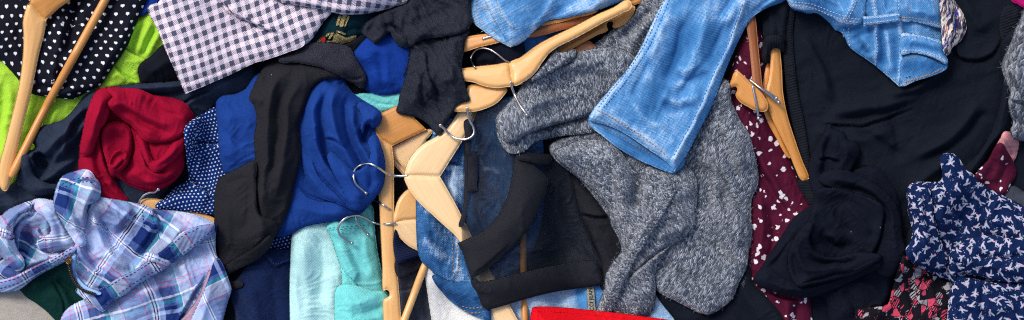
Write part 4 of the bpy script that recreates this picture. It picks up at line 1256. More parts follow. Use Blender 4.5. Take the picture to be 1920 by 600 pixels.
lf2 = cloth('leg', [(-60, 410), (2, 404), (14, 394), (40, 382), (62, 378), (54, 392), (36, 402), (26, 420), (26, 446), (34, 470), (46, 490), (40, 510), (20, 500), (0, 480), (-60, 480)], M['plaid'], t, buckle=0.12, stiff=4, crease=2.4, lift=12, roll=7, drape=8, seed=64, uv={'relax': 1, 'rot': -40, 'bend': (8, 50), 'org': (60, 20)},
      folds=[('r', 7, 6, [(30, 394), (14, 420), (14, 460), (30, 492)]), ('r', -6, 4, [(20, 410), (22, 450), (36, 484)])])
merge([lg, lf, lf2])
cloth('front_panel', [(128, 396), (150, 376), (176, 368), (205, 372), (240, 378), (270, 384), (290, 392), (312, 394), (335, 396), (366, 402), (390, 412), (402, 419, 1), (398, 440), (378, 455), (340, 478), (300, 506), (262, 528), (240, 544), (212, 560), (196, 578), (178, 572), (160, 556), (150, 548), (172, 551), (186, 551), (170, 545), (150, 530), (140, 516), (134, 500), (130, 480), (138, 466), (142, 440)],
      M['plaid'], t, buckle=0.12, stiff=4, crease=2.4, lift=24, roll=11, drape=14, seed=53, uv={'relax': 1, 'rot': 36, 'bend': (7, 90), 'org': (60, 350), 'n': 90},
      folds=[('r', 13, 9, [(170, 385), (180, 430), (210, 480), (250, 510)]), ('r', -11, 5, [(186, 384), (198, 430), (228, 476), (264, 500)]), ('r', 9, 7, [(214, 380), (226, 424), (256, 470)]), ('r', 11, 7, [(252, 388), (232, 410), (204, 432)]), ('r', -9, 4, [(262, 396), (242, 420), (214, 446)]), ('r', 12, 8, [(306, 404), (276, 440), (240, 484)]), ('r', -10, 4, [(316, 412), (290, 444), (258, 486)]), ('r', -8, 5, [(285, 392), (296, 410), (330, 430)]), ('b', 8, 22, (312, 425), {'ry': 14}),
             ('k', 11, 10, [(302, 412), (287, 396), (281, 392)]), ('r', 9, 5, [(140, 450), (160, 490), (200, 530)]), ('r', -8, 4, [(150, 440), (172, 490), (206, 524)]), ('r', 7, 6, [(340, 420), (330, 440), (300, 470)]), ('r', 7, 5, [(180, 500), (206, 520), (236, 524)])], wr=[(3.0, 60, 24, 50), (1.4, 24, 12, 50)])
wb = cloth('waistband', [(402, 419, 1), (401, 434), (380, 452), (345, 478), (306, 506), (262, 532), (240, 548), (214, 566), (196, 584), (186, 582), (160, 562), (142, 546), (148, 538), (168, 545), (192, 540), (220, 522), (252, 506), (290, 480), (318, 458), (340, 436), (370, 424)],
      M['plaid'], t, buckle=0.12, stiff=4, crease=2.4, lift=7, roll=5, drape=8, seed=54, uv={'relax': 1, 'rot': -34, 'org': (100, 310)}, spacing=2.6, wr=[(2, 30, 20, 60)])
stitch(wb, [(398, 432), (360, 462), (306, 499), (262, 524), (214, 558), (196, 574)], M['thread_navy'], 5, 3)
stitch(wb, [(372, 428), (340, 444), (318, 464), (290, 486), (252, 511), (220, 527), (192, 545)], M['thread_navy'], 5, 3)
bl = cloth('belt_loop', [(268, 480), (274, 473), (290, 478), (306, 485), (320, 491), (318, 500), (306, 500), (292, 492), (276, 488)], M['plaid'], t, buckle=0.12, stiff=4, crease=2.4, lift=7, roll=4, seed=55, uv={'rot': 20, 'org': (240, 440)}, spacing=2.3)
stitch(bl, [(272, 478), (290, 484), (314, 494)], M['thread_navy'], 4, 2.5)
lb = cloth('waistband', [(-80, 520), (0, 524), (30, 516), (62, 500), (96, 484), (120, 472), (136, 462), (142, 470), (120, 486), (96, 500), (66, 518), (40, 536), (20, 546), (0, 548), (-80, 548)], M['plaid'], t, buckle=0.12, stiff=4, crease=2.4, lift=7, roll=5, seed=56, uv={'relax': 1, 'rot': -26, 'org': (40, 300)}, spacing=2.6)
stitch(lb, [(0, 541), (36, 530), (66, 511), (100, 492), (136, 472)], M['thread_navy'], 5, 3)
stitch(lb, [(0, 530), (32, 521), (64, 504), (98, 488), (134, 466)], M['thread_navy'], 5, 3)
bl = cloth('belt_loop', [(-4, 428), (10, 430), (26, 438), (24, 450), (10, 446), (-4, 440)], M['plaid'], t, buckle=0.12, stiff=4, crease=2.4, lift=8, roll=4, seed=57, uv={'rot': 10, 'org': (10, 100)}, spacing=2.3)
stitch(bl, [(0, 433), (12, 437), (22, 443)], M['thread_navy'], 4, 2.5)
fl = cloth('turned_leg', [(100, 380), (103, 360), (110, 340), (120, 328), (140, 321), (158, 317), (170, 321), (180, 334), (187, 344), (189, 362), (184, 376), (166, 386), (164, 410), (158, 436), (162, 458), (148, 462), (134, 446), (120, 424), (108, 402)],
      M['plaid'], t, buckle=0.12, stiff=4, crease=2.4, lift=24, roll=14, drape=10, seed=58, uv={'relax': 1, 'rot': 22, 'bend': (6, 60), 'org': (20, 390)},
      folds=[('r', 8, 9, [(120, 345), (128, 390), (148, 440)]), ('r', -7, 6, [(135, 360), (142, 400), (152, 440)]), ('r', 9, 7, [(182, 345), (166, 370), (150, 420)]), ('k', 8, 9, [(140, 344), (165, 336), (184, 350)])])
stitch(fl, [(110, 352), (122, 342), (145, 335), (168, 333), (184, 346)], M['thread_navy'], 5, 3)
stitch(fl, [(108, 358), (122, 350), (146, 343), (168, 341), (180, 350)], M['thread_navy'], 5, 3)
fc = cloth('fly_facing', [(136, 478), (142, 476), (144, 490), (140, 506), (146, 520), (160, 535), (180, 545), (190, 550), (180, 553), (158, 543), (140, 524), (133, 508), (134, 492)], M['light_blue_tape'], t, lift=5, roll=4, seed=59, spacing=2.3)
zp = cloth('zip_tape', [(126, 494), (132, 492), (134, 508), (140, 524), (156, 541), (180, 550), (178, 554), (154, 546), (136, 529), (128, 510)], M['grosgrain'], t, lift=3, roll=2, seed=60, spacing=2.3)
stitch(zp, [(129, 495), (131, 508), (137, 524), (154, 541), (179, 551)], M['brass'], 2.2, 1.6, 1.5, name='zip_teeth', jitter=.1)
sd = cloth('zip_slider', [(123, 488), (128, 483), (134, 484), (134, 492), (129, 495), (124, 494)], M['brass'], t, lift=5, roll=3, seed=61, spacing=1.8)
tube_mesh('zip_pull', [(128, 488, hat(128, 488) + 2), (131, 482, hat(131, 482) + 3), (135, 476, hat(135, 476) + 3)], 1.6, M['brass'], t, 8)
stitch(t, [(267, 396), (270, 420), (276, 440), (288, 458)], M['thread_navy'], 4, 2.5)
stitch(t, [(282, 396), (288, 415), (300, 450)], M['thread_navy'], 4, 2.5)
# ------------------------------------------------------------------ lower middle: jeans, hangers, mesh top
HG = 'wooden clothes hangers in the heap'
t = thing('bleached_jeans', 'bleached pale blue jeans with a beige word tape, behind the red cloth', 'jeans', (1060, 570))
b = cloth('leg', [(890, 575), (940, 545), (1000, 530), (1100, 516), (1200, 524), (1290, 560), (1330, 620), (1330, 720), (880, 720)], M['bleached_denim'], t, lift=14, roll=10, seed=70, uv={'rot': 80, 'bend': (6, 60)},
          folds=[('r', 5, 12, [(960, 560), (1040, 575), (1090, 560)]), ('r', 5, 4, [(1098, 530), (1104, 600)])], wear_shade=[(-1.2, 14, [(1088, 530), (1096, 600)]), (-1.0, 16, [(1122, 540), (1120, 600)])])
tp = cloth('word_tape', [(1099, 530, 1), (1113, 530, 1), (1115, 560), (1118, 600, 1), (1104, 600, 1), (1101, 560)], M['tape_beige'], t, lift=3, roll=2, seed=71, spacing=2.4)
def word(text, x, y, size, ang, m, parent):
    cu = bpy.data.curves.new('lettering', 'FONT'); cu.body = text; cu.size = size * S; cu.extrude = 0.25 * S; cu.align_x = 'CENTER'; cu.align_y = 'CENTER'
    tmp = bpy.data.objects.new('lettering', cu); COL.objects.link(tmp)
    bpy.context.view_layer.update()
    me = bpy.data.meshes.new_from_object(tmp.evaluated_get(bpy.context.evaluated_depsgraph_get()))
    me.name = 'lettering'
    bpy.data.objects.remove(tmp); me.materials.clear(); me.materials.append(m)
    c, s_ = math.cos(ang), math.sin(ang)
    w = worg(parent)
    for v in me.vertices:
        px, py = v.co.x / S, v.co.y / S
        qx, qy = x + px * c - py * s_, y - (px * s_ + py * c)
        v.co = Vector(np.array(W(qx, qy, hat(qx, qy) + 0.6 + v.co.z / S)) - w)
    o = bpy.data.objects.new('lettering', me); COL.objects.link(o); o.parent = parent
    return o
word('ACCI JEANS', 1108.5, 562, 10.5, math.radians(94), M['print_black'], tp)

t = thing('slate_skirt', 'dark slate grey cloth with a ribbed top band, beside the white linen', 'skirt', (770, 560))
b = cloth('body', [(743, 490, 1), (790, 476), (815, 500), (812, 560), (830, 720), (760, 720, 1), (755, 640), (751, 580), (747, 530)], M['slate_cloth'], t, lift=10, roll=8, seed=72, spacing=2.8,
          folds=[('k', 5, 10, [(800, 536), (770, 542), (740, 548)]), ('r', 5, 7, [(770, 500), (775, 560), (790, 620)]), ('r', -5, 6, [(790, 520), (796, 570), (806, 610)])])
cloth('band', [(744, 484), (786, 470), (796, 486), (796, 498), (770, 512), (747, 520)], M['grosgrain'], t, lift=4, roll=3, seed=73, spacing=2.5, folds=[('r', 2, 2, [(740, 494), (790, 478)])])
cloth('navy_rib_top', [(741, 430), (760, 440), (790, 462), (790, 478), (764, 488), (744, 492)], M['navy_rib'], lift=7, roll=5, seed=74, spacing=2.6, uv={'rot': 75},
      label='small patch of navy ribbed knit under the half hidden hanger head', cat='top')
cloth('white_linen', [(796, 500), (806, 488), (820, 484), (850, 520), (890, 560), (960, 590), (970, 720), (826, 720), (812, 620), (803, 560)], M['white_linen'], lift=13, roll=8, seed=75, thick=3,
      folds=[('r', 5, 12, [(815, 510), (826, 560), (850, 620)]), ('r', -3, 8, [(830, 520), (850, 570), (890, 600)])],
      label='white linen cloth below the turned up cuff of the faded jeans', cat='garment')

ol_s1 = [(737, 418), (740, 395), (746, 376), (756, 362), (770, 352), (800, 340), (800, 410), (782, 411), (756, 413)]
ol_s2 = [(737, 418), (756, 413), (782, 411), (800, 410), (800, 480), (785, 471), (766, 461), (750, 446), (740, 432)]
t = thing('wooden_hanger', 'wooden hanger whose round head pokes out left of the faded jeans', 'hanger', (760, 415), HG)
pl = plane_for([ol_s1, ol_s2])
plank('arm', ol_s1, M['beech'], t, pl, thick=15, ang=-60, roll=6, crown=1); plank('arm', ol_s2, M['pale_beech'], t, pl, thick=15, ang=50, roll=6, crown=1)
wire('hook', [(742, 418, -4), (728, 420, 3), (712, 420, 4), (698, 416, 6), (684, 408, 9), (668, 404, 10), (652, 407, 10), (640, 416, 10), (634, 428, 9), (637, 440, 8), (648, 450, 6), (660, 456, 4)], M['chrome'], t)
tube_mesh('trouser_bar', [(812, 470, hat(812, 470) + 6), (796, 500, hat(796, 500) + 8), (776, 552, hat(776, 552) + 8), (740, 648, hat(740, 648) + 8)], 7.0, M['beech'], t, 14, stamp=True)

t = thing('faded_jeans', 'faded mid blue jeans with orange seams under the front hanger and the mesh top', 'jeans', (840, 400))
wear_shade = [(0.55, 26, [(850, 330), (840, 380), (850, 430)]), (0.45, 18, [(826, 470), (850, 500), (860, 520)]), (0.35, 5, [(845, 330), (856, 430), (860, 540)]), (-0.5, 22, [(905, 360), (900, 430), (880, 480)]), (0.4, 12, [(905, 320), (935, 328)])]
b = cloth('leg', [(780, 320), (792, 286), (806, 262), (830, 226), (880, 200), (990, 190), (1020, 300), (1010, 440), (960, 520), (905, 560), (880, 560), (850, 540), (820, 520), (806, 504), (792, 492), (784, 474), (781, 440), (780, 380)],
          M['worn_denim'], t, lift=18, roll=8, drape=16, seed=77, thick=3, uv={'rot': 6, 'bend': (6, 70)}, wear_shade=wear_shade, spacing=2.7,
          folds=[('k', 8, 14, [(870, 312), (840, 306), (800, 312)]), ('r', 5, 5, [(845, 320), (856, 400), (860, 520)]), ('r', 7, 9, [(790, 440), (812, 470), (840, 490)]), ('r', -5, 6, [(800, 430), (825, 462), (850, 476)]), ('r', 5, 5, [(884, 220), (896, 280), (908, 330)]),
                 ('r', 6, 6, [(895, 322), (920, 318), (945, 330)]), ('r', -5, 6, [(900, 332), (925, 330), (945, 342)])], wr=[(2.2, 50, 22, 60), (1.2, 22, 10, 60)])
cu = cloth('turn_up', [(812, 516), (830, 522), (852, 528), (875, 528), (892, 532), (908, 545), (920, 600), (905, 598), (880, 588), (860, 576), (842, 562), (828, 546), (815, 530)],
           M['worn_denim'], t, lift=13, roll=7, seed=78, thick=3, uv={'rot': 60}, wear_shade=[(-0.5, 30, [(830, 540), (890, 575)]), (0.5, 4, [(828, 548), (862, 577), (905, 598)])], spacing=2.5)
for dx in (0, 9): stitch(b, [(847 + dx, 430), (849 + dx, 470), (851 + dx, 524)], M['thread_gold'], 4.5, 2.5, 0.9)
stitch(cu, [(866, 574), (885, 578), (908, 575)], M['thread_gold'], 4.5, 2.5, 0.9); stitch(cu, [(870, 582), (886, 587), (912, 584)], M['thread_gold'], 4.5, 2.5, 0.9)
for dx in (0, 7): stitch(b, [(896 + dx, 224), (901 + dx, 270), (908 + dx, 316)], M['thread_blue'], 4, 2.5)
stitch(b, [(832, 318), (842, 360), (852, 400)], M['thread_pale'], 4, 2.5); stitch(b, [(925, 345), (934, 370), (940, 398)], M['thread_gold'], 4, 2.5, .6)
cloth('waistband', [(812, 240), (832, 226), (852, 222), (850, 236), (826, 246), (814, 254)], M['worn_denim'], t, lift=5, roll=4, seed=79, uv={'rot': 70}, wear_shade=[(.3, 9, [(815, 245), (850, 228)])], spacing=2.6)
cloth('dark_jeans', [(960, 40), (1000, 40), (1100, 60), (1090, 100), (1030, 130), (970, 110), (960, 80)], M['dark_denim'], lift=8, roll=6, seed=80,
      label='dark blue denim glimpsed under the long wooden hanger at the top', cat='jeans')

ol_f1 = [(760, 329), (761, 315), (768, 298), (784, 278), (800, 266), (815, 258), (835, 244), (848, 228), (862, 204), (872, 180), (912, 180), (895, 210), (882, 238), (862, 272), (842, 304), (825, 331, 1), (790, 329)]
ol_f2 = [(760, 329), (790, 329), (825, 331, 1), (836, 350), (856, 386), (872, 418), (886, 446), (912, 494), (942, 548), (972, 602), (1040, 720), (985, 720), (930, 604), (912, 560), (884, 500), (864, 456), (852, 440), (834, 424), (812, 404), (790, 384), (774, 366), (764, 350)]
t = thing('wooden_hanger', 'pale wooden hanger lying open on the faded jeans, its hook pointing at the blue sleeve', 'hanger', (800, 330), HG)
pl = plane_for([ol_f1, [p for p in ol_f2 if p[1] < 460]])
plank('arm', ol_f1, M['pale_beech'], t, pl, thick=17, roll=7, rh=5, ang=-56, crown=1.0)
plank('arm', ol_f2, M['pale_beech'], t, pl, thick=17, roll=7, rh=5, ang=61, crown=1.0)
px, py = 764, 330
hb = pl[0] * (px - 960) + pl[1] * (py - 300) + pl[2] + 9
hk = [(766, 330), (745, 330), (733, 329), (722, 324), (708, 314), (692, 307), (676, 310), (665, 319), (663, 332), (667, 345), (676, 354), (686, 362)]
tube_mesh('hook', [(a, b_, max(hb if a > 715 else 0, hat(a, b_) + (3.5 if a < 728 else -2))) for a, b_ in hk], 2.3, M['chrome'], t, ball=(-1,))
t = thing('wooden_hanger', 'wooden hanger showing only its round bar through the sheer black mesh', 'hanger', (982, 500), HG)
tube_mesh('trouser_bar', [(978, 380, hat(978, 390) + 6), (980, 440, hat(980, 440) + 7), (982, 520, hat(982, 520) + 8), (984, 600, hat(984, 580) + 8), (987, 700, hat(984, 600) + 8)], 6.2, M['honey_wood'], t, 14, stamp=True)

t = thing('mesh_top', 'black cropped top of sheer mesh with smooth solid bands, beside the grey sweater', 'top', (1020, 440))
cloth('side_panel', [(1046, 280), (1062, 300), (1100, 350), (1140, 395), (1175, 430), (1190, 480), (1160, 540), (1130, 545), (1122, 500), (1118, 470), (1100, 430), (1084, 400), (1070, 350)], M['neoprene'], t, crease=0.4, lift=10, roll=7, drape=14, seed=82,
      folds=[('k', 7, 14, [(1084, 404), (1115, 406), (1150, 408)]), ('k', 8, 14, [(1122, 530), (1112, 465), (1086, 402)], {'t0': .1, 't1': .1}), ('r', 5, 8, [(1100, 440), (1130, 480), (1160, 510)])])
cloth('mesh_panel', [(872, 255), (884, 214), (900, 200), (960, 190), (990, 250), (1030, 296), (1056, 292), (1070, 330), (1086, 400), (1112, 460), (1124, 510), (1062, 522), (1000, 534), (910, 552), (884, 530), (868, 470), (866, 410)],
      M['sheer_mesh'], t, lift=6, roll=5, drape=24, clear=2.5, seed=83, thick=0.6, folds=[('r', 4, 9, [(930, 470), (1000, 468), (1050, 440)]), ('r', 3, 5, [(980, 455), (1030, 470), (1060, 460)]), ('r', 3, 8, [(1040, 330), (1050, 400), (1080, 470)])])
st = cloth('strap', [(872, 262), (880, 262), (881, 300), (880, 350), (877, 385), (872, 412), (868, 425), (860, 424), (865, 405), (869, 380), (871, 330)], M['grosgrain'], t, lift=3, roll=2.5, seed=84, spacing=2.4, thick=1.4)
cloth('strap', [(870, 228), (880, 224), (884, 250), (881, 290), (873, 290), (872, 255)], M['grosgrain'], t, lift=3, roll=2.5, seed=85, spacing=2.4, thick=1.4)
cloth('tab', [(875, 284, 1), (896, 285, 1), (895, 310), (896, 330), (894, 345), (896, 357, 1), (876, 359, 1), (877, 330)], M['grosgrain'], t, lift=4, roll=2, seed=86, spacing=2.4, drape=12)
hb_ = cloth('hem_band', [(884, 524), (905, 529), (940, 520), (1000, 506), (1060, 494), (1114, 488), (1122, 496), (1130, 528), (1128, 534), (1080, 541), (1030, 549), (980, 562), (930, 577), (914, 581, 1), (905, 574), (896, 552)],
      M['neoprene'], t, crease=0.4, lift=9, roll=6, drape=18, seed=87, thick=3)
stitch(hb_, [(890, 530), (940, 522), (1000, 508), (1060, 496), (1116, 490)], M['thread_dark'], 4, 3)
cb = cloth('collar_band', [(966, 289, 1), (990, 302), (1012, 320), (1028, 336, 1), (1026, 350), (1018, 374), (1006, 402), (990, 430), (972, 452), (950, 474), (928, 494), (906, 510), (884, 523, 1), (876, 500), (868, 476), (858, 456, 1), (880, 446), (904, 434), (926, 414), (942, 390), (954, 360), (961, 325)],
      M['neoprene'], t, crease=0.4, lift=9, roll=5, drape=22, seed=88, thick=2.4, puff=4, buckle=0.02, folds=[('r', 3, 14, [(990, 330), (975, 400), (900, 470)]), ('k', 4, 12, [(884, 516), (920, 490), (960, 452)], {'dig': .2})], wr=[(1.0, 80, 40, 50)])
stitch(cb, [(862, 462), (884, 452), (908, 438), (930, 416), (946, 392), (958, 360), (966, 320)], M['thread_dark'], 4, 3, .5)
cloth('collar_band', [(966, 286, 1), (984, 285), (1010, 287), (1032, 289, 1), (1035, 300), (1030, 310, 1), (1012, 309), (994, 304), (970, 298)], M['neoprene'], t, crease=0.4, lift=8, roll=4, seed=89, thick=2.4, puff=4, spacing=2.4)

# ------------------------------------------------------------------ right: burgundy blouse, hangers, sweatshirt
t = thing('burgundy_blouse', 'burgundy blouse with irregular white spots between the grey sweater and the black tee', 'blouse', (1440, 380))
cloth('body', [(1350, 210), (1360, 165), (1378, 110), (1400, 60), (1425, 60), (1436, 130), (1444, 200), (1460, 250), (1480, 300), (1500, 345), (1516, 375), (1535, 400), (1535, 500), (1520, 560), (1524, 610), (1524, 720), (1440, 720), (1425, 600), (1395, 540), (1390, 450), (1395, 330)],
      M['spots'], t, buckle=0.09, stiff=4, lift=20, roll=9, drape=16, seed=92, uv={'relax': 1, 'rot': 15, 'bend': (5, 60)},
      folds=[('r', 10, 9, [(1390, 220), (1420, 290), (1450, 340), (1480, 400)]), ('r', -9, 6, [(1405, 270), (1430, 330), (1462, 380), (1490, 420)]), ('r', 8, 8, [(1420, 350), (1430, 420), (1420, 500)]), ('r', -6, 6, [(1440, 380), (1450, 440), (1440, 500)]), ('k', 8, 10, [(1500, 565), (1470, 560), (1440, 548)]), ('r', 9, 6, [(1470, 560), (1478, 590), (1480, 640)]), ('r', -8, 5, [(1490, 560), (1494, 590), (1494, 640)])])
cloth('black_leggings', [(1220, 520), (1290, 560), (1340, 560), (1380, 500), (1400, 490), (1412, 530), (1440, 560), (1464, 590), (1480, 640), (1480, 720), (1300, 720), (1270, 610), (1235, 560)], M['sweat_black'], lift=12, roll=9, seed=93,
      folds=[('r', 7, 12, [(1390, 510), (1400, 560), (1440, 610)]), ('r', 6, 12, [(1280, 580), (1340, 600), (1400, 610)])],
      label='black cloth below the rounded hem of the grey sweater', cat='garment')

t = thing('black_sweatshirt', 'large black sweatshirt with ribbed hem and cuff filling the upper right', 'sweatshirt', (1680, 200))
SWF = [('r', 18, 12, [(1540, 212), (1610, 204), (1680, 192), (1760, 150)]), ('r', -13, 6, [(1560, 226), (1640, 216), (1720, 190)]), ('r', 17, 10, [(1650, 178), (1720, 164), (1790, 112)]), ('r', -11, 5, [(1668, 186), (1730, 172), (1800, 122)]), ('r', 13, 10, [(1520, 240), (1600, 262), (1680, 244)]),
       ('k', 10, 18, [(1530, 232), (1600, 236), (1660, 222), (1720, 200)]), ('r', -13, 6, [(1600, 244), (1640, 258), (1700, 300)]), ('r', 15, 10, [(1700, 300), (1780, 260), (1850, 180)]), ('r', -11, 5, [(1720, 308), (1790, 272), (1858, 200)]),
       ('r', 13, 9, [(1690, 360), (1740, 330), (1800, 280)]), ('k', 13, 12, [(1792, 20), (1786, 70), (1800, 106), (1836, 112), (1868, 96), (1882, 60)]), ('r', 11, 9, [(1500, 60), (1540, 130), (1560, 200)]), ('r', -8, 6, [(1516, 70), (1552, 130), (1576, 190)]), ('r', -8, 7, [(1660, 200), (1680, 250), (1690, 310)]),
       ('r', 11, 9, [(1600, 300), (1660, 330), (1690, 390)]), ('r', 10, 10, [(1800, -20), (1830, 40), (1860, 60)]), ('b', 12, 90, (1620, 270), {'ry': 50})]
b = cloth('body', [(1462, -20), (1480, -120), (2040, -120), (2040, 40), (1940, 60), (1912, 120), (1900, 200), (1892, 260), (1868, 268), (1850, 290), (1830, 330), (1790, 360), (1760, 400), (1730, 470), (1690, 500), (1600, 480), (1530, 420), (1516, 345), (1500, 290), (1484, 230), (1472, 160), (1466, 90)],
      M['sweat_black'], t, lift=22, roll=10, drape=18, seed=94, spacing=3.4, folds=SWF, wr=[(3.0, 120, 44, 160), (1.2, 50, 20, 160)])
cloth('ribbed_hem', [(1474, 0), (1490, 0), (1486, 60), (1490, 120), (1496, 170), (1508, 230), (1516, 280), (1522, 330), (1516, 350), (1508, 344), (1502, 300), (1490, 250), (1478, 190), (1470, 120), (1468, 60)], M['black_rib'], t, lift=6, roll=6, seed=95, uv={'rot': 75}, spacing=2.6)
cloth('ribbed_cuff', [(1886, 10), (1912, 20), (1908, 50), (1890, 82), (1878, 76), (1874, 40)], M['black_rib'], t, lift=7, roll=6, seed=96, uv={'rot': 70}, spacing=2.8)
sleeve = cloth('sleeve', [(1688, 496), (1698, 446), (1722, 398), (1760, 352), (1800, 318), (1834, 288), (1858, 248), (1876, 190), (1882, 130), (1878, 80), (1910, 50), (1970, 60), (1925, 140), (1906, 230), (1894, 262), (1868, 270), (1850, 292), (1832, 330), (1792, 362), (1762, 402), (1732, 474)],
       M['sweat_black'], t, lift=16, roll=8, drape=12, seed=88, folds=[('r', 9, 8, [(1716, 430), (1760, 370), (1820, 320), (1870, 250), (1890, 170)]), ('r', -8, 5, [(1730, 420), (1776, 366), (1836, 316), (1880, 250)]), ('r', 6, 6, [(1862, 250), (1880, 200), (1894, 120)])])
cloth('neckband', [(1494, 340), (1508, 336), (1530, 338), (1540, 350), (1536, 380), (1520, 384), (1508, 368)], M['black_rib'], t, lift=10, roll=6, seed=97, uv={'rot': 90}, spacing=2.8)

ol = [(1400, 40), (1410, 20), (1416, 30), (1421, 80), (1427, 140), (1430, 180), (1424, 188), (1414, 176), (1409, 130), (1404, 80)]
t = thing('wooden_hanger', 'reddish brown wooden hanger arm, narrow, right beside the jeans leg', 'hanger', (1415, 110), HG)
pl = plane_for([ol]); plank('arm', ol, M['red_wood'], t, pl, thick=14, ang=84, roll=6, dz=4)
tube_mesh('clip', [(1404, 148, hat(1410, 150) + 12), (1424, 164, hat(1424, 164) + 12), (1440, 176, hat(1424, 164) + 12), (1460, 192, hat(1424, 164) + 10)], 2.4, M['chrome'], t, ball=(-1,))
tube_mesh('clip', [(1400, 148, hat(1410, 150) + 9), (1422, 162, hat(1424, 164) + 9), (1440, 173, hat(1424, 164) + 9), (1456, 184, hat(1424, 164) + 8)], 2.2, M['chrome'], t, ball=(-1,))
ol = [(1426, 186), (1430, 160), (1438, 120), (1446, 120), (1450, 200), (1462, 240), (1476, 280), (1482, 296), (1474, 292), (1456, 260), (1438, 226)]
t = thing('wooden_hanger', 'slim honey coloured hanger arm tucked behind the curved one at the sweatshirt hem', 'hanger', (1450, 230), HG)
pl = plane_for([ol]); plank('arm', ol, M['honey_wood'], t, pl, thick=12, ang=70, roll=5)
ol = [(1446, 60), (1462, 60), (1463, 95), (1466, 130), (1468, 172), (1476, 215), (1490, 260), (1504, 300), (1517, 332), (1515, 339), (1502, 337), (1492, 318), (1478, 284), (1462, 252), (1446, 218), (1437, 190), (1436, 170), (1441, 148), (1445, 110)]
t = thing('wooden_hanger', 'curved honey coloured hanger poking out of the black ribbed cuff', 'hanger', (1465, 210), HG)
pl = plane_for([ol]); plank('arm', ol, M['honey_wood'], t, pl, thick=17, ang=72, roll=7, rh=5, dz=2)
ol = [(1367, 166), (1371, 150), (1380, 133), (1392, 140), (1408, 156), (1426, 172), (1438, 190), (1440, 202), (1434, 209), (1416, 207), (1400, 199), (1386, 190), (1379, 178), (1382, 170), (1381, 163), (1375, 162)]
t = thing('wooden_hanger', 'blunt notched end of a wooden hanger with a metal clip, on the burgundy blouse', 'hanger', (1400, 175), HG)
pl = plane_for([ol]); plank('arm', ol, M['honey_wood'], t, pl, thick=16, ang=40, roll=8, rh=6, dz=6)
tube_mesh('clip', [(1411, 160, hat(1412, 164) + 3), (1415, 180, hat(1415, 180) + 4), (1419, 200, hat(1419, 200) + 4), (1422, 222, hat(1419, 200))], 2.2, M['chrome'], t, ball=(-1,))
sw = bpy.data.objects['black_sweatshirt']
cloth('sleeve', [(1424, 20), (1432, -20), (1480, -20), (1478, 20), (1472, 60), (1474, 80), (1464, 78), (1446, 76), (1434, 74), (1430, 50)], M['sweat_black'], sw, lift=16, roll=12, drape=10, seed=98, spacing=2.6, folds=[('r', 5, 6, [(1440, 10), (1446, 40), (1446, 70)]), ('r', -4, 5, [(1456, 10), (1458, 40), (1460, 72)])])
cloth('ribbed_cuff', [(1436, 68), (1450, 65), (1466, 68), (1470, 80), (1470, 98), (1464, 94), (1456, 90), (1446, 94), (1440, 106), (1436, 122), (1430, 112), (1429, 92), (1431, 76)], M['black_rib'], sw, lift=15, roll=7, seed=99, uv={'rot': 5}, spacing=2.4)

# ------------------------------------------------------------------ grey sweater
t = thing('grey_sweater', 'chunky grey marl knitted sweater twisted down the middle right of the heap', 'sweater', (1230, 340))
KW = [(2.5, 90, 40, 60), (1.2, 36, 18, 50)]
cloth('back', [(1080, 110), (1118, 80), (1160, 46), (1192, 20), (1220, -40), (1240, -110), (1380, -110), (1330, 60), (1290, 160), (1210, 160), (1130, 130)], M['grey_knit'], t, crease=0.6, lift=20, roll=14, drape=16, thick=6, seed=101, uv={'rot': -40, 'relax': 1}, wr=KW,
      folds=[('r', 14, 10, [(1240, 20), (1200, 60), (1180, 100), (1190, 130)]), ('r', -13, 7, [(1230, 10), (1190, 50), (1160, 84)]), ('r', 10, 9, [(1210, 10), (1160, 60), (1120, 88)]), ('r', -10, 6, [(1250, 50), (1215, 90), (1210, 130)])])
bo = cloth('body', [(1030, 280), (1070, 255), (1120, 240), (1200, 240), (1320, 160), (1362, 150), (1372, 190), (1388, 225), (1404, 250), (1415, 290), (1422, 330), (1420, 350), (1410, 372), (1408, 400), (1410, 440), (1404, 470), (1400, 500), (1386, 530), (1372, 560), (1352, 578), (1330, 589), (1310, 586), (1284, 573), (1262, 562), (1236, 548), (1190, 500), (1150, 420), (1090, 340)],
      M['grey_knit'], t, crease=0.6, lift=26, roll=18, drape=18, thick=7, seed=102, uv={'rot': 30, 'relax': 1, 'bend': (8, 90)}, wr=KW,
      folds=[('r', 14, 14, [(1310, 260), (1340, 320), (1350, 400), (1400, 470)]), ('r', -12, 8, [(1290, 290), (1330, 340), (1316, 410)]), ('r', 12, 12, [(1350, 220), (1380, 270), (1400, 330)]), ('r', -11, 7, [(1340, 240), (1368, 290), (1385, 350)]), ('r', 12, 8, [(1330, 270), (1366, 330), (1384, 400), (1390, 470)]), ('r', -12, 5, [(1318, 300), (1350, 350), (1368, 420)]), ('k', 10, 14, [(1404, 420), (1370, 360), (1336, 300), (1316, 280)]), ('r', -9, 5, [(1270, 470), (1284, 520), (1300, 570)]),
             ('r', -9, 5, [(1304, 436), (1350, 470), (1390, 505)]), ('r', 9, 14, [(1300, 470), (1310, 520), (1330, 570)]), ('k', 5, 24, [(1404, 502), (1370, 474), (1330, 444), (1304, 430)], {'dig': .5}), ('r', 8, 12, [(1280, 460), (1270, 510), (1290, 560)]), ('r', -7, 7, [(1320, 470), (1310, 520), (1320, 570)]), ('r', 8, 10, [(1360, 380), (1370, 430), (1400, 470)]), ('r', 10, 11, [(1310, 210), (1350, 180), (1380, 240)])])
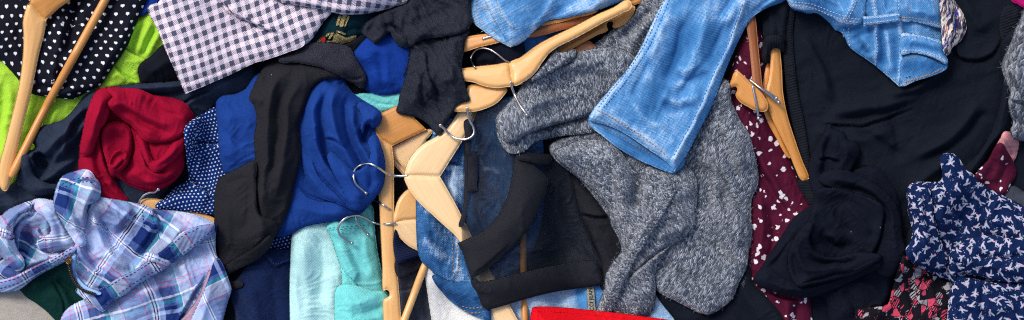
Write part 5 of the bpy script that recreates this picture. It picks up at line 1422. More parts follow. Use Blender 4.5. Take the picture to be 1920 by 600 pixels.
cloth('sleeve', [(1038, 286), (1060, 274), (1086, 262), (1120, 262), (1150, 270), (1176, 300), (1190, 320), (1215, 312), (1250, 306), (1286, 310), (1304, 330), (1308, 360), (1304, 396), (1300, 430), (1280, 446), (1258, 460), (1240, 486), (1228, 510), (1229, 545), (1224, 580), (1200, 600), (1150, 600), (1120, 590), (1124, 565), (1134, 540), (1136, 515), (1150, 492), (1165, 470), (1160, 448), (1146, 420), (1140, 390), (1124, 368), (1100, 345), (1070, 318)],
      M['grey_knit'], t, crease=0.6, lift=26, roll=17, drape=12, thick=7, seed=103, uv={'rot': -35, 'relax': 1, 'bend': (8, 80)}, wr=KW,
      folds=[('r', 13, 10, [(1130, 590), (1160, 520), (1200, 450), (1240, 390), (1270, 345)]), ('r', -9, 6, [(1150, 580), (1180, 520), (1220, 455), (1262, 400)]), ('r', -9, 6, [(1140, 520), (1170, 480), (1196, 430)]),
             ('r', -24, 9, [(1204, 318), (1194, 346), (1192, 400)]), ('r', 12, 10, [(1120, 275), (1160, 320), (1170, 370), (1165, 430)]), ('r', -10, 7, [(1140, 290), (1150, 350), (1155, 410)]), ('k', 14, 18, [(1302, 424), (1262, 455), (1215, 490), (1170, 530)]),
             ('r', 9, 9, [(1220, 440), (1260, 436), (1300, 420)]), ('r', 10, 12, [(1230, 330), (1270, 340), (1290, 380)]), ('r', 9, 10, [(1200, 540), (1200, 570), (1190, 600)])])
# plaited cable along the sleeve
def cable(path, parent, w=7.0, pitch=22.0, rad=3.6, name='cable'):
    P = smooth_path(path, 2.0)
    L = np.concatenate([[0], np.cumsum(np.linalg.norm(np.diff(P, axis=0), axis=1))])
    tn = np.gradient(P, axis=0); tn /= np.linalg.norm(tn, axis=1)[:, None]
    nn = np.column_stack([-tn[:, 1], tn[:, 0]])
    for ph in (0.0, 2 * math.pi / 3, 4 * math.pi / 3):
        a = 2 * math.pi * L / pitch + ph
        Q = P + nn * (np.sin(a) * w)[:, None]
        hs = [hat(q[0], q[1]) + 0.5 + 2.2 * math.cos(2 * k) for q, k in zip(Q, a)]
        tube_mesh(name, [(q[0], q[1], h) for q, h in zip(Q[::2], hs[::2])], rad, M['grey_knit_rib'], parent, 8)
cable([(1140, 580), (1164, 520), (1196, 462), (1232, 404), (1262, 352)], t)

ol = [(1040, 100), (1056, 86), (1090, 68), (1120, 50), (1156, 28), (1178, 12), (1188, 10), (1191, 16), (1184, 32), (1170, 46), (1152, 53), (1148, 49), (1150, 44), (1146, 40), (1139, 42), (1138, 50), (1140, 57), (1120, 66), (1090, 82), (1066, 96), (1050, 106)]
t2 = thing('wooden_hanger', 'wooden hanger arm with a notch near its tip, just below the long one', 'hanger', (1120, 60), HG)
pl = plane_for([ol]); plank('arm', ol, M['honey_wood'], t2, pl, thick=15, ang=-30, roll=7, rh=5, dz=3)
ol = [(1076, 90), (1100, 76), (1112, 82), (1116, 92), (1100, 98), (1084, 104)]
plank('arm', ol, M['red_wood'], t2, pl, thick=10, ang=-20, roll=4)
ol = [(1172, -2), (1186, -6), (1204, -8), (1202, 4), (1186, 10), (1178, 10)]
t3 = thing('wooden_hanger', 'tip of a wooden hanger at the top edge beside the grey knit', 'hanger', (1188, 2), HG)
pl = plane_for([ol]); plank('arm', ol, M['honey_wood'], t3, pl, thick=12, ang=-10, roll=4)

cloth('cuff_roll', [(932, 244), (950, 240), (1000, 240), (1060, 226), (1110, 205), (1130, 225), (1120, 244), (1100, 250), (1060, 254), (1030, 260), (1004, 266), (984, 282), (966, 288), (950, 284), (938, 268)],
      M['grey_knit_rib'], t, lift=10, roll=10, thick=5, drape=10, seed=104, uv={'rot': -8, 'relax': 1}, wr=KW, folds=[('r', 7, 8, [(945, 270), (1000, 254), (1080, 240)])])
cloth('cuff', [(931, 238), (932, 218), (948, 200), (962, 184), (974, 166), (984, 148), (1000, 128), (1018, 118), (1040, 112), (1064, 106), (1090, 96), (1120, 90), (1150, 88), (1176, 96), (1198, 112), (1212, 136), (1216, 160), (1180, 196), (1140, 215), (1116, 214), (1080, 224), (1040, 234), (1006, 244), (980, 256), (958, 268), (944, 262), (936, 252)],
      M['grey_knit'], t, crease=0.6, lift=30, roll=12, thick=5, puff=13, drape=14, seed=105, uv={'rot': -14, 'relax': 1, 'bend': (8, 80)}, wr=KW,
      folds=[('r', 9, 10, [(960, 220), (1020, 190), (1100, 172), (1160, 180)]), ('r', -8, 7, [(1000, 180), (1060, 168), (1130, 170)]), ('r', 8, 10, [(1000, 150), (1060, 130), (1130, 120), (1190, 140)]), ('r', -7, 7, [(1040, 150), (1100, 140), (1160, 150)]), ('r', -8, 6, [(1190, 130), (1160, 120), (1110, 124)])])
cloth('flap', [(1022, 120), (1034, 100), (1042, 91), (1050, 98), (1060, 97), (1078, 93), (1080, 100), (1076, 110), (1056, 122), (1030, 138), (1004, 152), (992, 150), (1006, 136)], M['grey_knit_rib'], t, lift=13, roll=9, thick=5, seed=106, uv={'rot': -30}, spacing=2.6, folds=[('r', -5, 4, [(1056, 100), (1040, 120), (1014, 140)])])
# ------------------------------------------------------------------ top middle: hangers, jeans, scarf
ol = [(850, 78), (868, 70), (905, 64), (935, 62), (975, 62), (960, 72), (935, 80), (900, 88), (868, 98), (850, 100)]
t = thing('wooden_hanger', 'wooden hanger with a small metal clip between charcoal scarf and jeans hem', 'hanger', (905, 78), HG)
cloth('black_shirt', [(850, 95), (880, 84), (935, 74), (975, 70), (985, 100), (985, 140), (940, 150), (850, 150)], M['ink_jersey'], lift=12, roll=6, seed=110, folds=[('r', 6, 6, [(890, 115), (910, 108), (930, 116)]), ('r', -5, 5, [(900, 122), (915, 118), (935, 126)])],
      label='black cloth behind the thin loose hook at the top, right of the charcoal scarf', cat='garment')
pl = plane_for([ol]); plank('arm', ol, M['honey_wood'], t, pl, thick=13, ang=-12, roll=6)
tube_mesh('clip', [(904, 73, hat(905, 72) + 1.5), (914, 70, hat(914, 70) + 1.5), (930, 66, hat(926, 68) + 1.5)], 2.4, M['chrome'], t)
wire('hook', [(906, 58, 3), (900, 62, 4), (890, 65, 4), (880, 63, 4), (877, 57, 4), (880, 50, 3)], M['chrome'], t, rad=1.5)
ol = [(980, 68), (990, 58), (1030, 47), (1080, 34), (1110, 26), (1112, 40), (1080, 49), (1040, 60), (1000, 70)]
t = thing('wooden_hanger', 'reddish brown hanger bar running under the denim hem at the top', 'hanger', (1040, 52), HG)
pl = plane_for([ol]); plank('arm', ol, M['red_wood'], t, pl, thick=13, ang=-16, roll=6, dz=2)
ol = [(1000, 50), (1010, 40), (1060, 30), (1110, 14), (1120, 22), (1080, 34), (1040, 44)]
t = thing('wooden_hanger', 'narrow tan hanger bar directly under the denim hem, above the reddish one', 'hanger', (1060, 36), HG)
pl = plane_for([ol]); plank('arm', ol, M['honey_wood'], t, pl, thick=12, ang=-16, roll=5, dz=3)

t = thing('blue_jeans', 'light blue jeans leg end folded over the hangers at the top middle', 'jeans', (990, 30))
WB = [(0.5, 5, [(875, 10), (890, 44), (925, 68), (955, 87)]), (0.5, 5, [(955, 87), (985, 72), (1003, 54)]), (0.35, 6, [(940, 60), (925, 30), (915, 0)]), (0.3, 10, [(1000, 50), (1050, 20), (1100, 0)])]
b = cloth('inner_leg', [(850, -110), (1000, -110), (985, 20), (968, 76), (958, 89, 1), (940, 80), (920, 68), (904, 56), (889, 44), (881, 28), (874, 4)], M['light_denim'], t, buckle=0.04, stiff=6, crease=0.7, lift=18, roll=7, thick=3, drape=16, seed=112, uv={'rot': 60}, wear_shade=WB,
          folds=[('r', -8, 8, [(930, 0), (936, 40), (952, 76)])])
stitch(b, [(893, 0), (896, 28), (912, 48), (932, 62)], M['thread_gold'], 4, 2.5); stitch(b, [(896, 16), (906, 14), (916, 12)], M['thread_gold'], 4, 2.5); stitch(b, [(899, 20), (908, 18), (917, 16)], M['thread_gold'], 4, 2.5)
b = cloth('leg', [(908, -110), (1260, -110), (1192, -8), (1168, 1), (1130, 16), (1090, 28), (1056, 34), (1030, 38), (1014, 48), (1002, 58), (988, 72), (972, 83), (958, 88, 1), (950, 80), (944, 66), (932, 44), (918, 20), (908, -6)], M['light_denim'], t, buckle=0.04, stiff=6, crease=0.7, lift=16, roll=8, thick=3, drape=20, seed=113, uv={'rot': 60}, wear_shade=WB,
          folds=[('r', 8, 9, [(1050, -20), (1020, 24), (990, 66)]), ('r', -6, 8, [(1090, -10), (1050, 20), (1010, 46)]), ('r', 6, 10, [(1160, -20), (1110, 10), (1050, 24)]), ('r', 5, 5, [(930, 0), (948, 36), (966, 60)])], wr=[(2, 60, 24, 130), (.8, 24, 12, 120)])
stitch(b, [(926, -10), (938, 22), (954, 46), (972, 56)], M['thread_gold'], 4, 2.5)

ol_u2 = [(848, 200), (858, 196), (872, 180), (880, 160), (910, 160), (950, 166), (944, 180), (930, 194), (912, 203), (890, 209), (868, 209), (850, 208)]
t = thing('wooden_hanger', 'wooden hanger with a curled hook, under the long one beside the charcoal scarf', 'hanger', (900, 185), HG)
plu = plane_for([ol_u2]); plank('arm', ol_u2, M['beech'], t, plu, thick=16, ang=-18, roll=7, rh=5, crown=1)
h3 = t
ol_u1 = [(830, 128), (866, 128), (900, 124), (930, 121), (954, 119), (958, 138), (962, 160), (950, 163), (930, 165), (906, 161), (890, 155), (872, 152), (830, 152)]
ol_u = [(954, 119), (976, 107), (996, 92), (1018, 78), (1046, 64), (1080, 48), (1120, 27), (1150, 14), (1176, -1), (1183, 4), (1183, 16), (1168, 24), (1130, 43), (1100, 60), (1070, 76), (1046, 88), (1030, 100), (1016, 118), (1002, 138), (984, 152), (962, 160), (958, 138)]
t = thing('wooden_hanger', 'long honey wooden hanger crossing the top middle, its arm rising to the right', 'hanger', (960, 140), HG)
pl = plane_for([ol_u])
p2 = plane_for([ol_u1, ol_u])
plank('arm', ol_u1, M['beech'], t, p2, thick=18, ang=-4, roll=8, rh=6, crown=1.5)
plank('arm', ol_u, M['beech'], t, p2, thick=18, ang=-30, roll=8, rh=6, crown=1.5)
wire('hook', [(958, 152, 2), (960, 164, 0), (966, 180, 1), (974, 196, 1), (981, 206, 1), (988, 216, -1)], M['chrome'], t, rad=2.4)
wire('hook', [(957, 118, -6), (946, 112, 8), (932, 101, 10), (916, 92, 10), (899, 91, 10), (888, 98, 10), (883, 110, 10), (886, 120, 9), (890, 126, 4)], M['chrome'], t, rad=1.7)

t = thing('charcoal_scarf', 'wrinkled charcoal woollen scarf with a frayed edge hanging beside the wooden hangers', 'scarf', (800, 120))
SW = [(5, 60, 18, 60, 1), (2.2, 26, 10, 50, 1)]
cloth('lower_end', [(770, 80), (800, 60), (880, 55), (872, 76), (869, 100), (866, 118), (866, 132), (870, 150), (876, 174), (880, 188), (866, 192), (855, 198), (850, 210), (842, 222), (832, 240), (825, 253), (814, 247), (806, 236), (794, 226), (780, 219), (762, 216), (744, 210), (747, 194), (750, 176), (756, 158), (762, 140), (766, 118), (770, 100)],
      M['charcoal_wool'], t, lift=20, roll=7, drape=16, thick=3.5, seed=116, wr=SW, spacing=2.7,
      folds=[('k', 8, 16, [(830, 190), (812, 160), (800, 130), (800, 90)]), ('r', 8, 7, [(780, 120), (784, 160), (770, 205)]), ('r', -7, 5, [(826, 120), (818, 160), (826, 200), (836, 230)]), ('r', 7, 6, [(850, 110), (846, 150), (860, 190)]), ('r', -6, 4, [(800, 130), (790, 150), (796, 200)])])
cloth('upper_end', [(678, 60), (684, 46), (694, 36), (718, 24), (744, 14), (770, 0), (800, -110), (900, -110), (882, 0), (882, 24), (886, 40), (880, 50), (870, 60), (850, 66), (820, 70), (796, 74), (780, 80), (768, 88), (756, 88), (744, 82), (736, 70), (730, 60), (724, 66), (716, 74), (704, 82), (694, 74), (684, 66)],
      M['charcoal_wool'], t, lift=22, roll=11, drape=14, thick=3.5, seed=117, wr=SW, spacing=2.7,
      folds=[('k', 12, 14, [(770, 84), (748, 60), (728, 42)]), ('r', 9, 7, [(700, 44), (718, 52), (730, 66)]), ('r', -9, 5, [(712, 40), (740, 56), (764, 66)]), ('r', 9, 9, [(860, 20), (810, 50), (768, 78)]), ('r', -6, 6, [(780, 10), (790, 36), (780, 60)]), ('r', 7, 8, [(740, 20), (780, 30), (840, 10)]), ('r', -8, 5, [(690, 50), (700, 62), (704, 76)])])
fringe(t, [(870, 66), (866, 84), (862, 100), (858, 112), (864, 124)], M['charcoal_wool'], 90, 6)
fringe(t, [(772, 84), (768, 100), (764, 120), (758, 140)], M['charcoal_wool'], 50, 5)
wire('hook', [(876, 200, 4), (877, 212, 5), (881, 226, 5), (888, 240, 5), (888, 252, 5), (878, 260, 5), (862, 261, 5), (848, 256, 5), (838, 247, 6), (832, 240, 6), (826, 235, 5)], M['chrome'], h3, rad=2.3, off=4)

# ------------------------------------------------------------------ jeans across the upper right
t = thing('light_blue_jeans', 'light blue jeans laid over the grey sweater, waistband at the top right', 'jeans', (1290, 150))
WJ = [(0.42, 4, [(1250, -10), (1215, 65), (1190, 112), (1160, 150), (1130, 190), (1108, 218)]), (0.24, 9, [(1240, 0), (1205, 70), (1180, 118), (1120, 200)]), (0.35, 5, [(1108, 222), (1150, 240), (1200, 272), (1262, 322)]), (0.21, 8, [(1118, 208), (1160, 228), (1210, 260), (1258, 300)]),
      (0.32, 4, [(1398, 0), (1370, 80), (1345, 130), (1310, 210), (1262, 300)]), (0.17, 30, [(1350, 20), (1310, 120), (1240, 230)]), (-0.5, 22, [(1290, 60), (1262, 110), (1230, 200)]), (-0.3, 16, [(1330, 60), (1330, 120), (1290, 190)]), (0.42, 4, [(1300, 282), (1266, 324)])]  # negative strokes paint shade into the valleys of the folds
inn = cloth('hem_lining', [(1102, 226), (1112, 212), (1140, 214), (1200, 250), (1280, 290), (1285, 304), (1270, 322), (1262, 326, 1), (1250, 322), (1220, 310), (1186, 294), (1154, 274), (1126, 252), (1108, 238)], M['light_denim'], t, buckle=0.04, stiff=6, crease=0.7, lift=12, roll=6, thick=3, drape=20, seed=120, uv={'rot': 30}, wear_shade=[(-0.5, 30, [(1110, 230), (1190, 285), (1250, 315)]), (0.7, 3, [(1104, 230), (1150, 272), (1210, 306), (1258, 324)])],  # dark stroke paints the shade inside the leg opening
            folds=[('r', -5, 6, [(1120, 232), (1170, 264), (1240, 304)])])
stitch(inn, [(1126, 232), (1150, 248), (1190, 272), (1225, 290)], M['thread_gold'], 4, 2.5, .6)
leg = cloth('leg', [(1104, 222), (1112, 206), (1128, 186), (1150, 160), (1172, 136), (1190, 110), (1204, 84), (1216, 58), (1232, 24), (1250, -14), (1270, -110), (1560, -110), (1500, -30), (1470, 2), (1440, 14), (1416, 28), (1402, 44), (1386, 74), (1372, 104), (1354, 148), (1340, 186), (1326, 216), (1306, 254), (1290, 286), (1276, 306), (1264, 322, 1), (1256, 310), (1240, 296), (1216, 280), (1190, 262), (1164, 246), (1136, 234), (1112, 228)],
            M['light_denim'], t, buckle=0.04, stiff=6, crease=0.7, lift=20, roll=9, thick=3, drape=34, seed=121, uv={'rot': 32, 'bend': (4, 60)}, wear_shade=WJ,
            folds=[('r', 7, 4, [(1396, 6), (1370, 80), (1345, 132), (1312, 208), (1266, 298)], {'t0': 0, 't1': 0}), ('r', 4, 4, [(1236, 20), (1200, 96), (1160, 158), (1116, 218)], {'t0': 0, 't1': 0}), ('r', 13, 14, [(1330, -10), (1316, 60), (1296, 120), (1256, 190)]), ('r', -12, 9, [(1296, 20), (1276, 70), (1262, 116), (1240, 160)]), ('r', -9, 8, [(1360, 30), (1334, 100), (1290, 150), (1262, 210)]),
                   ('r', 8, 8, [(1262, 120), (1290, 132), (1330, 110)]), ('r', -7, 6, [(1258, 134), (1290, 150), (1340, 130)]), ('r', 8, 9, [(1230, 170), (1266, 190), (1320, 176)]), ('r', -6, 6, [(1236, 190), (1268, 206), (1310, 196)]), ('r', 6, 8, [(1180, 190), (1216, 226), (1264, 240)]), ('r', 8, 10, [(1260, 10), (1236, 70), (1214, 120)]), ('r', -6, 6, [(1220, 110), (1200, 150), (1180, 190)]),
                   ('r', 4, 6, [(1132, 210), (1180, 236), (1240, 280)]), ('r', 11, 9, [(1520, -40), (1460, -4), (1410, 22)]), ('r', -9, 6, [(1490, -40), (1440, 0), (1396, 40)]), ('r', 9, 10, [(1440, -60), (1390, 0), (1350, 60)]), ('r', -8, 7, [(1420, -60), (1372, 0), (1340, 40)])], wr=[(1.8, 60, 26, 115), (0.8, 22, 12, 100)])
stitch(leg, [(1120, 207), (1150, 222), (1180, 240), (1216, 264), (1254, 296)], M['thread_gold'], 4.5, 2.5, 1.0)
stitch(leg, [(1392, 8), (1366, 80), (1341, 132), (1308, 208), (1262, 294)], M['thread_blue'], 5, 2.5, .7)
stitch(leg, [(1246, 0), (1212, 78), (1182, 126), (1150, 166), (1122, 202)], M['thread_blue'], 4, 2.5, .9)
stitch(leg, [(1255, 0), (1221, 80), (1190, 130), (1158, 172), (1128, 206)], M['thread_blue'], 4, 2.5, .8)
WW = [(0.35, 4, [(1480, 10), (1520, 22), (1566, 44), (1600, 46), (1640, 48)]), (0.35, 4, [(1600, 96), (1640, 124), (1684, 160)]), (0.35, 4, [(1690, 40), (1690, 100), (1686, 160)]), (0.35, 4, [(1640, 0), (1644, 60), (1642, 130)]), (-0.4, 16, [(1610, 60), (1620, 90)]), (0.28, 6, [(1660, 56), (1664, 130)]), (-0.35, 8, [(1652, 52), (1652, 120)]), (-0.35, 8, [(1676, 50), (1678, 130)]),
      (-0.8, 6, [(1484, 22), (1530, 30), (1570, 52), (1600, 56), (1630, 56)])]  # negative strokes paint shade in the hollows and below the yoke edge
hip = cloth('hip', [(1480, -110), (1800, -110), (1772, -10), (1767, 30), (1768, 70), (1771, 98), (1777, 118), (1774, 130), (1750, 142), (1716, 152), (1687, 163, 1), (1668, 146), (1642, 124), (1620, 108), (1602, 96), (1590, 84), (1584, 70), (1576, 60), (1566, 56), (1556, 44), (1540, 30), (1528, 24), (1516, 26), (1504, 22), (1488, 18), (1478, 6), (1470, -20)],
            M['light_denim'], t, lift=24, roll=6, thick=2.4, drape=24, seed=122, buckle=0.05, stiff=6, uv={'rot': -10, 'bend': (4, 60)}, wear_shade=WW,
            folds=[('r', 8, 5, [(1605, -10), (1594, 20), (1578, 50)]), ('r', 6, 4, [(1638, -10), (1642, 60), (1642, 122)], {'t0': 0, 't1': 0}), ('r', 6, 4, [(1687, 0), (1690, 60), (1690, 110), (1686, 158)], {'t0': 0, 't1': 0}), ('r', 7, 9, [(1612, 64), (1630, 90), (1640, 118)]), ('r', -6, 6, [(1600, 62), (1612, 84), (1630, 108)]), ('r', 7, 6, [(1664, 50), (1666, 100), (1676, 146)]), ('r', -6, 5, [(1654, 54), (1656, 100), (1662, 130)]), ('r', 5, 5, [(1620, 0), (1622, 30)]), ('r', -5, 4, [(1664, -10), (1662, 20)]), ('r', 6, 6, [(1540, -10), (1560, 10), (1590, 24)])], wr=[(1.6, 50, 24, 80), (0.8, 20, 12, 80)])
yk = cloth('hip', [(1472, -40), (1620, -40), (1622, 10), (1620, 36), (1612, 46), (1598, 46), (1576, 42), (1560, 33), (1540, 24), (1524, 19), (1508, 19), (1490, 15), (1478, 4)], M['light_denim'], t, lift=8, roll=4, thick=2.4, puff=5, drape=12, seed=127, buckle=0.05, stiff=6, uv={'rot': -20}, wear_shade=[(0.49, 4, [(1482, 12), (1522, 19), (1562, 37), (1600, 46)]), (-0.4, 6, [(1490, 0), (1530, 6), (1566, 22), (1600, 30)])], spacing=2.4, folds=[('r', 5, 5, [(1604, -20), (1594, 20), (1580, 44)]), ('r', -5, 4, [(1540, -20), (1550, 4), (1580, 16)])])
merge([hip, yk])
wl = cloth('waistband_lining', [(1692, 110), (1710, 102), (1740, 108), (1766, 120), (1776, 120), (1773, 130), (1750, 141), (1716, 152), (1688, 161), (1688, 140)], M['light_denim'], t, lift=3, roll=3, thick=2, puff=3, seed=123, buckle=0.04, uv={'rot': -20}, wear_shade=[(-0.9, 15, [(1700, 124), (1760, 122)]), (0.63, 3.5, [(1690, 160), (1730, 150), (1774, 129)])], spacing=2.2)  # dark stroke paints the shade within the waistband opening
stitch(wl, [(1696, 154), (1720, 147), (1750, 137), (1768, 127)], M['thread_gold'], 4, 2, 1.1)
stitch(wl, [(1698, 114), (1710, 109), (1722, 107)], M['thread_gold'], 4, 2, .8)
stitch(wl, [(1698, 146), (1712, 142)], M['thread_navy'], 4, 2, .8)
wb = cloth('waistband', [(1689, 63), (1700, 61), (1730, 67), (1768, 78), (1771, 98), (1776, 119), (1758, 112), (1734, 103), (1710, 99), (1691, 102), (1687, 84)], M['light_denim'], t, lift=10, roll=4, thick=3, puff=7, drape=12, seed=124, buckle=0.04, uv={'rot': -15}, wear_shade=[(0.56, 3.5, [(1692, 100), (1734, 102), (1774, 116)]), (0.49, 3.5, [(1692, 64), (1732, 68), (1768, 79)]), (-0.5, 6, [(1692, 84), (1730, 84), (1770, 98)])], spacing=2.2, folds=[('r', 4, 5, [(1700, 72), (1736, 78), (1768, 90)]), ('r', -3, 4, [(1700, 84), (1736, 88), (1768, 102)])])
stitch(wb, [(1692, 96), (1710, 94), (1736, 98), (1768, 110)], M['thread_pale'], 4, 2, .9); stitch(wb, [(1692, 68), (1712, 67), (1740, 72), (1766, 82)], M['thread_pale'], 4, 2, .9)
pk = cloth('back_pocket', [(1686, -20), (1720, -24), (1764, -10), (1766, 20), (1768, 46), (1768, 53), (1740, 47), (1712, 40), (1690, 38)], M['light_denim'], t, lift=7, roll=3, thick=2.4, puff=5, seed=126, buckle=0.05, uv={'rot': -5}, wear_shade=[(0.56, 4, [(1690, 38), (1740, 45), (1768, 52)]), (-0.4, 8, [(1692, 26), (1740, 30), (1766, 36)])], spacing=2.3, folds=[('r', 4, 5, [(1700, 20), (1736, 24), (1766, 30)])])
stitch(pk, [(1692, 33), (1714, 34), (1742, 40), (1766, 46)], M['thread_gold'], 4, 2, .9)
stitch(pk, [(1704, 12), (1706, 24), (1704, 32)], M['thread_gold'], 4, 2, .7)
lp = cloth('belt_loop', [(1617, 31, 1), (1640, 30), (1670, 26), (1686, 24, 1), (1689, 39, 1), (1670, 42), (1640, 46), (1619, 49, 1)], M['light_denim'], t, lift=9, roll=3, thick=3, puff=8, drape=14, seed=125, buckle=0.0, uv={'rot': -5}, wear_shade=[(0.56, 3, [(1616, 32), (1686, 26)]), (0.56, 3, [(1618, 47), (1688, 39)]), (-0.3, 5, [(1620, 39), (1686, 32)])], spacing=2.2)
stitch(lp, [(1620, 35), (1650, 33), (1684, 28)], M['thread_pale'], 4, 2, .8); stitch(lp, [(1620, 44), (1650, 41), (1684, 36)], M['thread_pale'], 4, 2, .8)
stitch(lp, [(1688, 31), (1693, 34), (1700, 32)], M['thread_gold'], 3, .8, 1.2)
for pts in ([(1684, -5), (1686, 20)], [(1686, 44), (1686, 60), (1687, 100), (1684, 150)], [(1638, -5), (1641, 28)], [(1641, 52), (1645, 90), (1641, 126)], [(1634, -5), (1637, 28)], [(1608, -5), (1597, 22), (1584, 42)], [(1602, -5), (1591, 22), (1578, 40)], [(1592, 52), (1590, 70), (1594, 88)], [(1583, 54), (1580, 62), (1584, 74)],
            [(1486, 10), (1520, 14), (1562, 31), (1596, 41), (1614, 42)], [(1484, 4), (1522, 8), (1564, 24), (1598, 35), (1614, 36)]): stitch(hip, pts, M['thread_pale'], 4, 2.2, .9)

# ------------------------------------------------------------------ far right
cloth('sunset_scarf', [(1760, -110), (1800, -110), (1782, -20), (1792, 4), (1804, 22), (1811, 40), (1812, 56), (1806, 70), (1798, 80), (1786, 90), (1782, 100), (1774, 104), (1768, 90), (1764, 40)], M['brush_print'], lift=18, roll=9, seed=130, uv={'relax': 1, 'rot': 12}, spacing=2.5,
      folds=[('r', 8, 5, [(1774, 0), (1784, 40), (1780, 80)]), ('r', -7, 4, [(1784, -10), (1796, 30), (1794, 70)]), ('r', 6, 4, [(1792, 10), (1804, 40), (1800, 66)])],
      label='silky scarf with orange, white and blue brush strokes beside the jeans waistband', cat='scarf')
cloth('magenta_garment', [(1886, -110), (2000, -110), (2000, 20), (1925, 16), (1908, 8), (1896, 0)], M['magenta_cloth'], lift=14, roll=8, seed=131, label='bright magenta scrap in the top right corner', cat='garment')
cloth('pink_satin', [(1866, 282), (1876, 258), (1884, 246), (1898, 250), (1910, 264), (1908, 284), (1900, 302), (1884, 300)], M['pink_satin'], lift=12, roll=6, seed=132, folds=[('k', 5, 8, [(1898, 296), (1892, 276), (1880, 262)]), ('r', 4, 4, [(1878, 264), (1892, 272), (1896, 290)])], spacing=2.5,
      label='small piece of pink satin under the chunky grey knit at the right edge', cat='garment')
cloth('grey_marl_top', [(1880, 372), (1888, 352), (1900, 348), (1925, 362), (1980, 380), (1980, 440), (1920, 420)], M['slate_cloth'], lift=10, roll=7, seed=133, label='mid grey cloth peeking out above the bird print blouse at the right edge', cat='top')
cloth('spotted_blouse', [(1824, 340), (1834, 320), (1852, 300), (1874, 268), (1890, 286), (1904, 312), (1905, 328), (1896, 344), (1882, 366), (1860, 370), (1838, 356)], M['spots'], buckle=0.09, stiff=4, lift=16, roll=7, seed=134, uv={'relax': 1, 'rot': 60, 'org': (300, 90)}, spacing=2.5,
      folds=[('r', 5, 8, [(1880, 285), (1868, 320), (1850, 350)]), ('r', -4, 5, [(1890, 300), (1880, 330), (1868, 356)])],
      label='small corner of spotted burgundy cloth above the bird print blouse', cat='blouse')
cloth('chunky_knit', [(1990, -60), (1940, 10), (1921, 16), (1914, 34), (1904, 56), (1896, 80), (1886, 100), (1878, 122), (1881, 138), (1888, 156), (1895, 172), (1891, 190), (1894, 212), (1900, 230), (1895, 246), (1902, 258), (1925, 266), (1990, 275)], M['grey_chunky'], lift=26, roll=18, thick=7, seed=135, uv={'relax': 1, 'rot': 12}, wr=KW,
      folds=[('r', 8, 10, [(1900, 90), (1910, 140), (1930, 180)]), ('k', 12, 16, [(1890, 186), (1905, 192), (1940, 196)])],
      label='chunky dark grey knit at the right edge of the picture', cat='sweater')

t = thing('black_tee', 'crumpled blue black T-shirt heaped over the burgundy blouse at the lower right', 'T-shirt', (1560, 430))
K = M['ink_jersey']; WKK = [(2.4, 60, 24, 50), (1.0, 24, 12, 40)]
b0 = cloth('body', [(1412, 528), (1420, 512), (1437, 486), (1452, 462), (1468, 438), (1488, 408), (1510, 392), (1528, 376), (1580, 330), (1640, 312), (1674, 346), (1684, 370), (1690, 400), (1694, 440), (1702, 466), (1690, 500), (1676, 530), (1664, 566), (1650, 590), (1620, 610), (1560, 610), (1545, 560), (1516, 558), (1490, 556), (1454, 547), (1430, 537)],
          K, t, puff=8, thick=1.2, spacing=2.2, crease=2.4, lift=22, roll=9, drape=14, seed=140, wr=WKK,
          folds=[('r', 7, 6, [(1440, 500), (1470, 460), (1500, 420)]), ('r', -6, 4, [(1436, 516), (1462, 480), (1484, 440)]), ('k', 8, 9, [(1426, 530), (1480, 544), (1540, 540), (1600, 520), (1650, 500)], {'t0': .1}), ('r', 8, 8, [(1600, 530), (1640, 545), (1652, 590)]), ('r', -6, 5, [(1580, 540), (1600, 570), (1604, 610)]), ('r', 6, 8, [(1660, 500), (1664, 540), (1650, 580)])])
b1 = cloth('body', [(1554, 229), (1561, 240), (1574, 244), (1584, 250), (1589, 262), (1604, 267), (1614, 284), (1604, 304), (1584, 340), (1560, 362), (1534, 370), (1521, 354), (1516, 322), (1522, 288), (1536, 262), (1546, 246)], K, t, puff=12, thick=1.2, spacing=2.2, crease=2.4, lift=24, roll=6, drape=10, seed=141, wr=WKK,
          folds=[('r', 9, 6, [(1554, 236), (1540, 276), (1534, 330)]), ('r', -8, 4, [(1562, 246), (1548, 286), (1546, 340)]), ('r', 7, 7, [(1584, 256), (1590, 290), (1562, 330)]), ('k', 9, 8, [(1530, 300), (1552, 296), (1578, 306)])])
b2 = cloth('body', [(1534, 338), (1546, 322), (1580, 318), (1610, 328), (1642, 345), (1673, 372), (1688, 400), (1693, 450), (1700, 468), (1686, 500), (1664, 520), (1640, 505), (1650, 450), (1658, 398), (1636, 378), (1600, 364), (1560, 354)], K, t, puff=12, thick=1.2, spacing=2.2, crease=2.4, lift=17, roll=4, drape=12, seed=144, wr=WKK,
          folds=[('r', 8, 5, [(1548, 334), (1610, 346), (1660, 380), (1676, 440), (1682, 490)], {'t0': .1}), ('r', -9, 3.5, [(1560, 346), (1616, 360), (1664, 396), (1668, 450)])])
b3 = cloth('body', [(1530, 356), (1556, 352), (1590, 358), (1624, 368), (1656, 388), (1655, 420), (1648, 452), (1628, 484), (1600, 488), (1566, 486), (1532, 482), (1514, 462), (1510, 440), (1516, 410), (1524, 380)], K, t, puff=12, thick=1.2, spacing=2.2, crease=2.4, lift=18, roll=4, drape=10, seed=145, wr=WKK,
          folds=[('r', -16, 8, [(1536, 430), (1552, 452), (1580, 462), (1604, 458)]), ('r', 12, 5, [(1540, 440), (1566, 446), (1572, 462)]), ('r', 11, 7, [(1530, 380), (1522, 420), (1526, 460)]), ('r', 8, 6, [(1580, 380), (1610, 410), (1636, 440)]), ('r', -8, 4, [(1560, 390), (1580, 420), (1600, 440)])])
